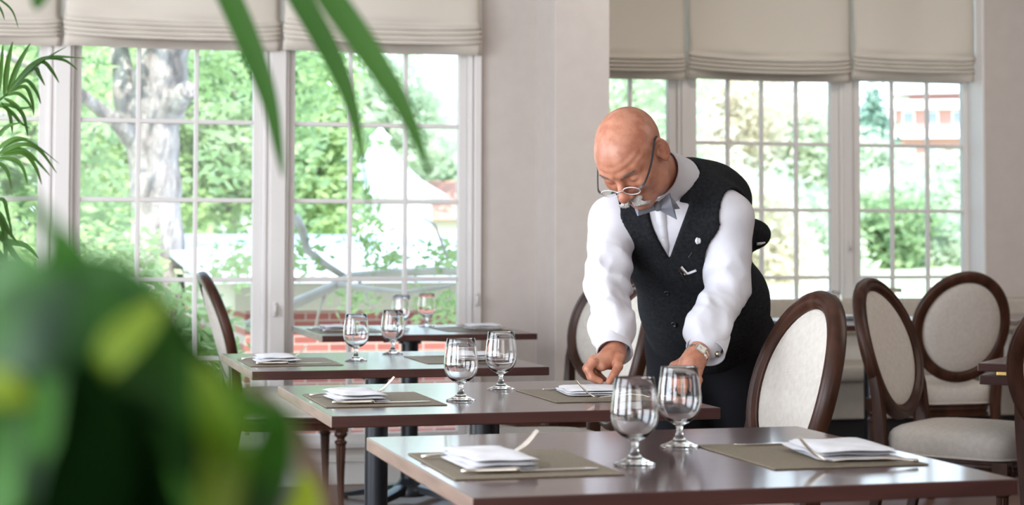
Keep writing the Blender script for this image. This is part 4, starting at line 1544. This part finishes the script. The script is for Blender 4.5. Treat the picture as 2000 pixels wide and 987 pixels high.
# head frame
psi, the, rho = math.radians(30), math.radians(50), math.radians(9)
f_ = np.array([-math.sin(psi) * math.cos(the), -math.cos(psi) * math.cos(the), -math.sin(the)])
l0 = np.array([math.cos(psi), -math.sin(psi), 0.0])
u0 = np.array([-math.sin(psi) * math.sin(the), -math.cos(psi) * math.sin(the), math.cos(the)])
l_ = l0 * math.cos(rho) + u0 * math.sin(rho)
u_ = u0 * math.cos(rho) - l0 * math.sin(rho)
HC = Lp(1227, 292, 4.74)
HS = 1.07
AH = np.stack([l_, f_, u_])
h2l = lambda a, b, c: HC + HS * (a * l_ + b * f_ + c * u_)


def head_sdf(P):
    q = ((P - HC) @ AH.T) / HS
    X = np.abs(q[..., 0])
    m = np.stack([X, q[..., 1], q[..., 2]], -1)
    d = ell(q, (0, -0.010, 0.010), (0.077, 0.096, 0.086))
    d = smin(d, ell(q, (0, 0.038, 0.004), (0.060, 0.054, 0.058)), 0.03)
    d = smin(d, ell(q, (0, 0.034, -0.050), (0.063, 0.052, 0.060)), 0.03)
    d = smin(d, ell(q, (0, 0.028, -0.092), (0.058, 0.054, 0.044)), 0.03)
    d = smin(d, ell(m, (0.040, 0.012, -0.086), (0.030, 0.044, 0.038)), 0.02)
    d = smin(d, ell(q, (0, 0.070, -0.116), (0.026, 0.020, 0.018)), 0.028)
    d = smin(d, ell(m, (0.040, 0.060, -0.042), (0.024, 0.024, 0.024)), 0.022)
    d = smin(d, caps(m, (0.010, 0.088, 0.004), (0.046, 0.072, 0.002), 0.010, 0.009), 0.014)
    d = smax(d, -ell(m, (0.031, 0.100, -0.018), (0.019, 0.018, 0.014)), 0.012)
    d = smin(d, ell(m, (0.032, 0.074, -0.019), (0.0165, 0.0145, 0.013)), 0.004)
    nose = caps(q, (0, 0.086, -0.006), (0, 0.116, -0.045), 0.0075, 0.0115)
    nose = smin(nose, ell(q, (0, 0.117, -0.050), (0.0135, 0.0125, 0.012)), 0.008)
    nose = smin(nose, ell(m, (0.0135, 0.104, -0.055), (0.0085, 0.012, 0.008)), 0.006)
    d = smin(d, nose, 0.010)
    d = smin(d, ell(q, (0, 0.080, -0.078), (0.030, 0.018, 0.018)), 0.016)
    d = smin(d, caps(m, (0.0, 0.096, -0.0935), (0.020, 0.088, -0.094), 0.0065, 0.003), 0.005)
    d = smax(d, -caps(m, (0.0, 0.102, -0.0865), (0.024, 0.092, -0.088), 0.002, 0.001), 0.004)
    # lines from nose to mouth and forehead creases
    d = smax(d, -caps(m, (0.020, 0.104, -0.052), (0.038, 0.082, -0.085), 0.0022, 0.0015), 0.006)
    d = d + 0.0007 * np.sin(q[..., 2] * 330 + 3 * np.cos(q[..., 0] * 30)) * np.exp(-((q[..., 2] - 0.026) / 0.016) ** 2) * (q[..., 1] > 0.04)
    # ears
    e = np.stack([m[..., 0] - 0.077, m[..., 1] + 0.010, m[..., 2] + 0.022], -1)
    tl = 0.45
    ea = np.stack([e[..., 0] * math.cos(tl) + e[..., 1] * math.sin(tl), -e[..., 0] * math.sin(tl) + e[..., 1] * math.cos(tl), e[..., 2]], -1)
    ear = ell(ea, (0.004, 0, 0), (0.0055, 0.0185, 0.030))
    rr = np.sqrt((ea[..., 1] / 0.0175) ** 2 + (ea[..., 2] / 0.029) ** 2)
    rim = np.sqrt(((rr - 1) * 0.020) ** 2 + (ea[..., 0] - 0.0065) ** 2) - 0.0036
    rim = np.where(ea[..., 1] > 0.010, rim + 0.004, rim)
    ear = smax(ear, -ell(ea, (0.0095, 0.003, 0.0), (0.007, 0.010, 0.017)), 0.003)
    ear = smin(ear, rim, 0.003)
    ear = smin(ear, ell(ea, (0.003, 0.004, -0.029), (0.0055, 0.009, 0.010)), 0.005)
    ear = smin(ear, ell(ea, (0.004, 0.014, -0.002), (0.004, 0.0045, 0.007)), 0.004)
    d = smin(d, ear, 0.005)
    d = d * HS
    d = smin(d, caps(P, h2l(0, -0.020, -0.052), Lp(1306, 352, 5.03), 0.056, 0.058), 0.03)
    # nape and throat folds
    d = smin(d, caps(P, h2l(0, 0.020, -0.098), Lp(1296, 362, 4.97), 0.030, 0.034), 0.03)
    return d


def chain(P, pts, rads, k=0.004):
    d = None
    for i in range(len(pts) - 1):
        c = caps(P, pts[i], pts[i + 1], rads[i], rads[i + 1])
        d = c if d is None else np.minimum(d, c) if k == 0 else smin(d, c, k)
    return d


RH = dict(
    wrist=[Lp(1196, 664, 4.76), WR, Lp(1192, 700, 4.69)],
    palm=[(Lp(1200, 694, 4.70), Lp(1164, 708, 4.655), 0.024, 0.0150), (Lp(1200, 692, 4.72), Lp(1168, 705, 4.70), 0.022, 0.0145), (Lp(1204, 700, 4.69), Lp(1176, 714, 4.65), 0.020, 0.015)],
    fingers=[[(1160, 708, 4.640), (1149, 722, 4.632), (1156, 737, 4.626), (1173, 745, 4.625)],
             [(1157, 704, 4.662), (1146, 720, 4.655), (1153, 737, 4.65), (1170, 747, 4.65)],
             [(1161, 701, 4.685), (1151, 717, 4.68), (1158, 735, 4.675), (1173, 745, 4.675)],
             [(1169, 701, 4.707), (1162, 716, 4.705), (1168, 731, 4.70), (1180, 741, 4.70)],
             [(1208, 700, 4.672), (1207, 716, 4.645), (1199, 733, 4.628), (1190, 746, 4.622)]])
LH = dict(
    wrist=[Lp(1374, 664, 4.80), WL, Lp(1350, 706, 4.74)],
    palm=[(Lp(1360, 698, 4.75), Lp(1326, 727, 4.725), 0.023, 0.0145), (Lp(1356, 698, 4.75), Lp(1340, 731, 4.715), 0.023, 0.0145), (Lp(1364, 698, 4.76), Lp(1362, 728, 4.735), 0.021, 0.0140)],
    fingers=[[(1323, 727, 4.715), (1313, 740, 4.68), (1311, 752, 4.665), (1313, 763, 4.670)],
             [(1334, 730, 4.708), (1327, 745, 4.665), (1327, 757, 4.652), (1328, 766, 4.655)],
             [(1348, 731, 4.712), (1345, 746, 4.670), (1345, 757, 4.658), (1345, 765, 4.66)],
             [(1363, 729, 4.730), (1365, 743, 4.695), (1363, 753, 4.685), (1361, 761, 4.685)],
             [(1338, 706, 4.755), (1317, 716, 4.765), (1305, 735, 4.765), (1300, 752, 4.755)]])


def hand_sdf(P, H):
    d = chain(P, H['wrist'], [0.026, 0.0255, 0.026], 0.01)
    pm = None
    for a, b, r1, r2 in H['palm']:
        c = caps(P, a, b, r1, r2)
        pm = c if pm is None else smin(pm, c, 0.012)
    d = smin(d, pm, 0.02)
    for k, fg in enumerate(H['fingers']):
        r = [0.0105, 0.0100, 0.0092, 0.0078] if k < 4 else [0.0145, 0.0120, 0.0108, 0.0090]
        if k == 3: r = [x * 0.88 for x in r]
        c = chain(P, [Lp(*p) for p in fg], r, 0.003)
        d = smin(d, c, 0.006)
        for kk in (0, 1):
            d = smin(d, np.linalg.norm(P - Lp(*fg[kk]), axis=-1) - r[kk] * 1.06, 0.004)
    # cords on the back of the hand
    return d


def torso(P):
    d = ell(P, CH, (0.178, 0.118, 0.215), AT)
    d = smin(d, ell(P, BL + fT * 0.01, (0.178, 0.150, 0.165), AT), 0.06)
    d = smin(d, ell(P, PV, (0.176, 0.135, 0.150), AT), 0.06)
    d = smin(d, ell(P, UC - fT * 0.02, (0.150, 0.095, 0.110), AT), 0.06)
    d = smin(d, ell(P, Lp(1380, 388, 5.15), (0.105, 0.070, 0.075), AT), 0.05)
    d = smin(d, caps(P, SR + 0.03 * lT, SL - 0.02 * lT, 0.058, 0.062), 0.05)
    d = smin(d, caps(P, NB0 - aT * 0.03, SL + aT * 0.0, 0.052, 0.050), 0.04)
    d = smin(d, caps(P, NB0 - aT * 0.03, SR + aT * 0.0, 0.052, 0.050), 0.04)
    return d


def folds(P, s):
    x, y, z = P[..., 0], P[..., 1], P[..., 2]
    a = np.sin(x * 52 * s + z * 31 * s + 2.0 * np.sin(z * 17 * s + y * 13)) + 0.7 * np.sin(z * 58 * s - x * 27 * s + 1.7 * np.sin(x * 23 + y * 19))
    return 1 - np.abs(np.clip(a, -1.6, 1.6)) * 1.1


def arm(P, S_, E_, W_, e=0.0):
    d = caps(P, S_, E_, 0.066, 0.058)
    d = smin(d, caps(P, E_, S_ * 0 + E_ + (W_ - E_) * 0.78, 0.058, 0.052), 0.02)
    return d


def sleeves(P):
    a = np.minimum(arm(P, SL, EL, WL), arm(P, SR, ER, WR))
    for E_, W_, r in ((EL, WL, 0.055), (ER, WR, 0.055)):     # blousing above the cuffs
        c = E_ + (W_ - E_) * 0.62
        a = smin(a, np.linalg.norm(P - c, axis=-1) - r, 0.03)
    return a


# body: head, neck, hands, and the trunk and limbs that the clothes cover, one mesh
def core(P):
    d = torso(P) + 0.034
    for a, b, c in ((SL, EL, WL), (SR, ER, WR)):
        d = smin(d, chain(P, [a, b, c], [0.045, 0.038, 0.024], 0.02), 0.02)
    for s in (-1, 1):
        hip = PV + lT * s * 0.09
        knee = np.array([PV[0] + s * 0.11, PV[1] + 0.0 + 0.02 * s, 0.50])
        ank = np.array([PV[0] + s * 0.12, PV[1] + 0.05 + 0.02 * s, 0.09])
        d = smin(d, chain(P, [hip, knee, ank], [0.085, 0.055, 0.038], 0.03), 0.03)
    d = smin(d, caps(P, NB0 - aT * 0.06, Lp(1310, 356, 5.02), 0.055, 0.048), 0.03)
    return d


parts = []
parts.append(nets(head_sdf, HC - np.array([0.15, 0.17, 0.19]), HC + np.array([0.25, 0.42, 0.15]), 0.0024))
for H in (RH, LH):
    c = H['palm'][0][0]
    parts.append(nets(lambda P: hand_sdf(P, H), c - 0.105, c + 0.105, 0.0017))
allp = np.stack([PV, SL, SR, EL, ER, WL, WR, NB0])
parts.append(nets(core, np.array([-0.45, -0.8, 0.0]), np.array([0.4, 0.35, 1.42]), 0.012))
body = npmesh('body', parts, m_skin, person)

# shirt
def shirt_sdf(P):
    t = torso(P) - 0.004
    fade = np.clip((np.minimum(np.linalg.norm(P - SL, axis=-1), np.linalg.norm(P - SR, axis=-1)) - 0.06) / 0.08, 0.3, 1)
    s = sleeves(P) - (0.0066 * folds(P, 0.62) + 0.0016 * folds(P, 1.5)) * fade
    d = smin(t, s, 0.02)
    d = smax(d, -((P - (PV + aT * 0.05)) @ aT), 0.01)
    return d


lo = allp.min(0) - 0.16; hi = allp.max(0) + 0.14
lo[2] = max(lo[2], 0.80)
shirt = npmesh('shirt', [nets(shirt_sdf, lo, hi, 0.0052)], m_shirt, person)

# cuffs, collar, placket
def ring_shell(mb, c0, c1, r0, r1, th, n=40, wob=0.0, sx=1.0, ref=(0, 0, 1)):
    ax = nrm(c1 - c0)
    a = nrm(np.cross(ax, ref)); b = np.cross(ax, a)
    prof = [(r0, 0), (r0 + (r1 - r0) * 0.5, 0.5), (r1, 1.0), (r1 + th * 0.3, 1.02), (r1 - th, 1.01), (r0 - th, 0)]
    vs, fs = [], []
    for (r, t) in prof:
        for i in range(n):
            an = 2 * math.pi * i / n
            w = r * (1 + wob * math.sin(an * 2 + 1.1 + t) + wob * 0.6 * math.sin(an * 3 - t * 2))
            vs.append(c0 + (c1 - c0) * t + (a * math.cos(an) * sx + b * math.sin(an)) * w)
    m = len(prof)
    for k in range(m - 1):
        for i in range(n):
            j = (i + 1) % n
            fs.append((k * n + i, k * n + j, (k + 1) * n + j, (k + 1) * n + i))
    return mb.add(vs, fs)


ring_shell(MB(), Lp(1193, 642, 4.80), Lp(1200, 690, 4.715), 0.043, 0.046, 0.003, wob=0.04).build('cuff', m_shirt, shirt, smooth=True)
ring_shell(MB(), Lp(1392, 652, 4.84), Lp(1378, 686, 4.785), 0.047, 0.051, 0.003, wob=0.04).build('cuff', m_shirt, shirt, smooth=True)
cl = MB()
c0, c1 = Lp(1316, 362, 5.00), Lp(1279, 339, 4.925)
ring_shell(cl, c0, c1, 0.084, 0.0765, 0.004, n=48, wob=0.01)
cl.build('collar', m_shirt, shirt, smooth=True)
lk = MB()
q = Lp(1402, 692, 4.725)
lk.lathe([(0.0075, 0), (0.009, 0.002), (0.006, 0.004), (0.007, 0.006), (0.002, 0.008)], 8)
k_ = lk.build('cufflink', mat('pewter', (0.35, 0.32, 0.26), 0.35, 1.0), person, smooth=True)
k_.location = q; k_.rotation_euler = (math.pi / 2, 0.6, 0)

# vest
P0 = Lp(1299, 527, 4.93)
PT = Lp(1290, 405, 4.83)
vaxis = nrm(PT - P0)
vlen = np.linalg.norm(PT - P0)
vlat = nrm(lT - vaxis * (lT @ vaxis))


def vest_sdf(P):
    t = torso(P) - 0.015 - 0.0012 * folds(P, 0.45)
    t = smin(t, ell(P, Lp(1466, 458, 5.16), (0.058, 0.06, 0.045)), 0.04)
    hole = np.minimum(caps(P, SL + np.array([0.012, -0.01, 0.002]), EL, 0.075, 0.064), caps(P, SR + np.array([-0.014, -0.01, 0.002]), ER, 0.075, 0.064))
    t = smax(t, -hole, 0.010)
    rel = P - P0
    s = rel @ vaxis
    la = rel @ vlat
    wedge = np.maximum(np.maximum(np.where(la > 0, la, -la) - np.clip(s, -1, 1) * (0.072 / vlen), -s), (rel @ (-fT)) - 0.10)
    t = smax(t, -wedge, 0.004)
    t = smax(t, -(caps(P, Lp(1314, 361, 5.00), Lp(1205, 293, 4.775), 0.083, 0.086)), 0.004)
    t = smax(t, -((P - (PV - aT * 0.03)) @ aT), 0.01)
    return t


vest = npmesh('vest', [nets(vest_sdf, lo - np.array([0, 0, 0.06]), hi, 0.005)], m_vest, person)

# trousers
def trou_sdf(P):
    d = ell(P, PV, (0.182, 0.142, 0.15), AT)
    for s in (-1, 1):
        hip = PV + lT * s * 0.085 - np.array([0, 0, 0.04])
        knee = np.array([PV[0] + s * 0.11, PV[1] + 0.02 * s, 0.50])
        ank = np.array([PV[0] + s * 0.12, PV[1] + 0.05 + 0.02 * s, 0.07])
        d = smin(d, chain(P, [hip, knee, ank], [0.105, 0.082, 0.072], 0.04) - 0.003 * folds(P, 0.5), 0.05)
    d = smax(d, 0.045 - P[..., 2], 0.004)
    return smax(d, (P - (PV + aT * 0.06)) @ aT, 0.01)


npmesh('trousers', [nets(trou_sdf, np.array([-0.35, -0.35, 0.02]), np.array([0.35, 0.35, 1.05]), 0.007)], m_trou, person)
for s in (-1, 1):
    ank = np.array([PV[0] + s * 0.12, PV[1] + 0.05 + 0.02 * s, 0.0])
    def shoe(P):
        d = smin(ell(P, ank + (s * 0.01, -0.11, 0.035), (0.047, 0.11, 0.032)), ell(P, ank + (0, 0.0, 0.045), (0.037, 0.055, 0.045)), 0.03)
        return np.maximum(d, 0.001 - P[..., 2])
    npmesh('shoe', [nets(shoe, ank + (-0.09, -0.26, -0.01), ank + (0.09, 0.1, 0.12), 0.005)], m_shoe, person)

# bow tie
bt_ = MB()


def wing(p, thick, sgn):
    """p: ring of 4 corner points outer-top, outer-bottom, inner-bottom, inner-top"""
    n = 6
    vs, fs = [], []
    A, B, C_, D_ = [np.array(v) for v in p]
    nn = nrm(np.cross(B - A, D_ - A))
    if nn[1] > 0: nn = -nn
    for side in (1, -1):
        for j in range(n + 1):
            for i in range(n + 1):
                u, v = i / n, j / n
                q = (A * (1 - v) + B * v) * (1 - u) + (D_ * (1 - v) + C_ * v) * u
                bul = math.sin(math.pi * v) * (0.6 + 0.4 * math.cos(u * 2)) + 0.25 * math.sin(v * 12) * u
                vs.append(q + nn * side * (0.002 + thick * bul * (1 if side > 0 else 0.4)))
    m = (n + 1) ** 2
    for side in (0, 1):
        for j in range(n):
            for i in range(n):
                a = side * m + j * (n + 1) + i
                f = (a, a + 1, a + n + 2, a + n + 1)
                fs.append(f if side else f[::-1])
    per = list(range(n + 1)) + [j * (n + 1) + n for j in range(1, n + 1)] + [n * (n + 1) + i for i in range(n - 1, -1, -1)] + [j * (n + 1) for j in range(n - 1, 0, -1)]
    for i in range(len(per)):
        a, c = per[i], per[(i + 1) % len(per)]
        fs.append((a, c, c + m, a + m))
    bt_.add(vs, fs)


wing([Lp(1238, 396, 4.775), Lp(1246, 422, 4.775), Lp(1284, 410, 4.805), Lp(1283, 396, 4.805)], 0.008, 1)
wing([Lp(1308, 377, 4.79), Lp(1322, 429, 4.80), Lp(1286, 410, 4.805), Lp(1284, 396, 4.805)], 0.009, -1)
wing([Lp(1313, 386, 4.825), Lp(1328, 408, 4.83), Lp(1288, 412, 4.82), Lp(1288, 400, 4.82)], 0.004, -1)
tie = bt_.build('bow_tie', m_satin, person, smooth=True, autos=0.9)
kn = nets(lambda P: ell(P, Lp(1284, 403, 4.80), (0.011, 0.010, 0.014)), Lp(1284, 403, 4.80) - 0.02, Lp(1284, 403, 4.80) + 0.02, 0.002)
npmesh('bow_knot', [kn], m_satin, tie)

# small things on shirt and vest: found on the surface by marching along the view direction
def surf(px, py, f, D0=4.55, D1=5.3):
    Ds = np.linspace(D0, D1, 300)
    P = np.array([Lp(px, py, D) for D in Ds])
    v = f(P)
    k = np.argmax(v < 0)
    if v[k] >= 0: k = 150
    p = P[k]
    e = 0.003
    g = np.array([f((p + np.eye(3)[i] * e)[None])[0] - f((p - np.eye(3)[i] * e)[None])[0] for i in range(3)])
    return p, nrm(g)


def button(px, py, f, r, m, name, parent):
    p, n = surf(px, py, f)
    b = MB().lathe([(r, 0), (r * 1.02, r * 0.3), (r * 0.75, r * 0.42), (r * 0.6, r * 0.25), (0.0001, r * 0.25)], 16, close=False)
    o = b.build(name, m, parent, smooth=True)
    o.location = p + n * 0.0005
    o.rotation_euler = Vector(n).to_track_quat('Z', 'Y').to_euler()
    return o


for y in (436, 470, 504): button(1291 + (y - 436) * 0.12, y, shirt_sdf, 0.0052, m_btn, 'button', shirt)
for x, y in ((1303, 573), (1317, 634)): button(x, y, vest_sdf, 0.0085, m_blackp, 'button', vest)
# placket strip
pv_ = []
for k in range(22):
    y = 412 + k * 5.6
    x = 1290 + (y - 412) * 0.10
    w = 10 if y < 480 else max(2, 10 - (y - 480) * 0.17)
    a, n1 = surf(x - w, y, shirt_sdf); b_, n2 = surf(x + w, y, shirt_sdf)
    pv_.append((a + n1 * 0.002, b_ + n2 * 0.002))
b = MB()
b.add([tuple(q) for pr in pv_ for q in pr], [(2 * k, 2 * k + 1, 2 * k + 3, 2 * k + 2) for k in range(21)])
o = b.build('placket', m_shirt, shirt, smooth=True)
s_ = o.modifiers.new('thick', 'SOLIDIFY'); s_.thickness = 0.0018; s_.offset = 0

p, n = surf(1363, 470, vest_sdf)
o = npmesh('lapel_pin', [nets(lambda P: ell(P, (0, 0, 0), (0.0085, 0.0105, 0.004)) + 0.0008 * np.sin(P[..., 0] * 700), (-0.02, -0.02, -0.01), (0.02, 0.02, 0.01), 0.0015)], m_shirt, person)
o.location = p + n * 0.002
o.rotation_euler = Vector(n).to_track_quat('Z', 'Y').to_euler()
pen = MB()
pa_, n = surf(1330, 518, vest_sdf); pb_, n2 = surf(1342, 533, vest_sdf)
pen.tube([pa_ + n * 0.006, pb_ + n2 * 0.004], 0.0055, 12)
pd_, n3 = surf(1335, 541, vest_sdf)
pen.tube([pa_ + n * 0.010 + np.array([-0.006, 0, -0.004]), pd_ + n3 * 0.004, surf(1341, 548, vest_sdf)[0] + n3 * 0.003], 0.0012, 6)
pen.build('pocket_corkscrew', m_silver, person, smooth=True, autos=0.8)
trm = MB()
trm.tube([surf(x, y, vest_sdf)[0] + n3 * 0.003 for x, y in ((1337, 534), (1345, 533), (1353, 530), (1360, 527))], 0.0035, 8)
trm.build('pocket_edge', m_shirt, vest, smooth=True)
st_ = MB().tube([surf(x, y, vest_sdf)[0] + np.array([0, -0.004, 0]) for x, y in ((1478, 477), (1486, 476), (1494, 474))], [0.0045, 0.004, 0.002], 8)
st_.build('vest_strap', m_shirt, vest, smooth=True)
pin = MB().tube([surf(1345, 502, vest_sdf)[0] + n * 0.002, surf(1352, 492, vest_sdf)[0] + n * 0.002], 0.0012, 6)
pin.build('pin', m_silver, vest)

# watch on his left wrist
w0, w1 = Lp(1366, 686, 4.768), Lp(1355, 704, 4.745)
ax = nrm(w1 - w0)
wc = (w0 + w1) / 2
a = nrm(np.cross(ax, (0, 0, 1))); bb_ = np.cross(ax, a)
wt = empty('wristwatch'); wt.parent = person
b = MB()
N_ = 26
for i in range(N_):
    an = 2 * math.pi * i / N_
    e1 = a * math.cos(an) + bb_ * math.sin(an)
    e2 = -a * math.sin(an) + bb_ * math.cos(an)
    c = wc + e1 * 0.0318
    vs = []
    for sa in (-1, 1):
        for sb in (-1, 1):
            for sc in (-1, 1):
                vs.append(c + ax * 0.0085 * sa + e2 * 0.0033 * sb + e1 * 0.0013 * sc)
    b.add(vs, [(0, 1, 3, 2), (4, 6, 7, 5), (0, 4, 5, 1), (2, 3, 7, 6), (0, 2, 6, 4), (1, 5, 7, 3)])
b.build('watch_band', m_silver, wt)
e1 = nrm(Lp(1364, 697, 4.60) - wc); e1 = nrm(e1 - ax * (e1 @ ax)); e2 = np.cross(ax, e1)
def slab(mb, c, hx, hy, hz):
    vs = [c + ax * hx * i + e2 * hy * j + e1 * hz * k for i in (-1, 1) for j in (-1, 1) for k in (-1, 1)]
    mb.add(vs, [(0, 1, 3, 2), (4, 6, 7, 5), (0, 4, 5, 1), (2, 3, 7, 6), (0, 2, 6, 4), (1, 5, 7, 3)])
    return mb
slab(MB(), wc + e1 * 0.0340, 0.0115, 0.0145, 0.0032).build('watch_case', m_silver, wt, bevel=0.0015)
dl = slab(MB(), wc + e1 * 0.0376, 0.0082, 0.0108, 0.0004).build('watch_dial', m_dial, wt)
hd = MB()
c = wc + e1 * 0.0383
hd.tube([c, c + ax * 0.006 + e2 * 0.002], 0.0004, 4); hd.tube([c, c + e2 * 0.007 - ax * 0.002], 0.0004, 4)
hd.build('watch_hands', m_blackp, dl)

# spectacles, slid down the nose
gs = empty('eyeglasses'); gs.parent = person
for s in (-1, 1):
    rim, lens = MB(), MB()
    pts, ll = [], []
    for i in range(28):
        an = 2 * math.pi * i / 28
        x = s * 0.032 + 0.0225 * math.cos(an); z = -0.030 + 0.0165 * math.sin(an)
        pts.append(Vector(h2l(x, 0.115 - 0.10 * abs(x) ** 1.5 + 0.004 * math.sin(an), z)))
    rim.tube(pts, 0.0014, 8, closed=True)
    rim.build('rim', m_rim, gs, smooth=True)
    c = sum(pts, Vector()) / 28
    lens.add([c] + pts, [(0, i + 1, (i + 1) % 28 + 1) for i in range(28)])
    lens.build('lens', m_lens, gs, smooth=True)
    t = MB()
    T = [h2l(s * 0.0545, 0.113, -0.026), h2l(s * 0.068, 0.100, -0.024), h2l(s * 0.0775, 0.058, -0.012), h2l(s * 0.0815, 0.018, 0.004), h2l(s * 0.0825, -0.002, 0.013), h2l(s * 0.082, -0.020, 0.010)]
    t.tube(bez([tuple(v) for v in T], 5), 0.0019, 6, prof=[(1.4, 0.6), (1.4, -0.6), (-1.4, -0.6), (-1.4, 0.6)])
    t.build('temple', m_blackp, gs, smooth=True, autos=0.7)
br = MB().tube(bez([tuple(h2l(-0.0100, 0.1145, -0.026)), tuple(h2l(0, 0.1225, -0.021)), tuple(h2l(0.0100, 0.1145, -0.026))], 5), 0.0013, 8)
br.build('bridge', m_rim, gs, smooth=True)

# moustache and eyebrows: many tapered hairs
rnd = random.Random(5)
mu = MB()
for k in range(1100):
    s = rnd.choice((-1, 1))
    u = rnd.random()
    x0 = 0.001 + 0.021 * u
    r0 = Vector(h2l(s * x0, 0.1035 - 0.16 * x0 * u - 0.002, -0.066 - rnd.random() * 0.010 - 0.006 * u))
    dx = 0.012 + 0.014 * u
    r1 = Vector(h2l(s * (x0 + dx * 0.5), 0.1105 - 0.3 * (x0) * u + rnd.uniform(-0.002, 0.003), -0.078 - rnd.random() * 0.007 - 0.004 * u))
    r2 = Vector(h2l(s * (x0 + dx), 0.1065 - 0.42 * x0 * u + rnd.uniform(-0.003, 0.002), -0.087 - rnd.random() * 0.008 - 0.002 * u))
    mu.tube([r0, r1, r2], [0.0008, 0.0008, 0.0003], 4)
mu.build('moustache', m_hair, person, smooth=True)
ub = npmesh('moustache_base', [nets(lambda P: (lambda q: ell(np.stack([np.abs(q[..., 0]), q[..., 1], q[..., 2]], -1), (0.012, 0.095, -0.076), (0.019, 0.0100, 0.0085)) * HS)(((P - HC) @ AH.T) / HS),
                                  HC + HS * (0.09 * f_ - 0.075 * u_) - 0.07, HC + HS * (0.09 * f_ - 0.075 * u_) + 0.07, 0.0022)], m_hair, person)
eb = MB()
for k in range(240):
    s = rnd.choice((-1, 1))
    u = rnd.random()
    x0 = 0.014 + 0.034 * u
    r0 = Vector(h2l(s * x0, 0.0975 - 0.008 * u - 12 * max(0, x0 - 0.02) ** 2, 0.004 + 0.003 * math.sin(u * 2.5) + rnd.uniform(-0.003, 0.003)))
    r1 = r0 + Vector(h2l(s * 0.007, 0.001, rnd.uniform(-0.002, 0.002)) - HC)
    eb.tube([r0, r1], [0.0006, 0.0002], 4)
eb.build('eyebrows', m_brow, person)
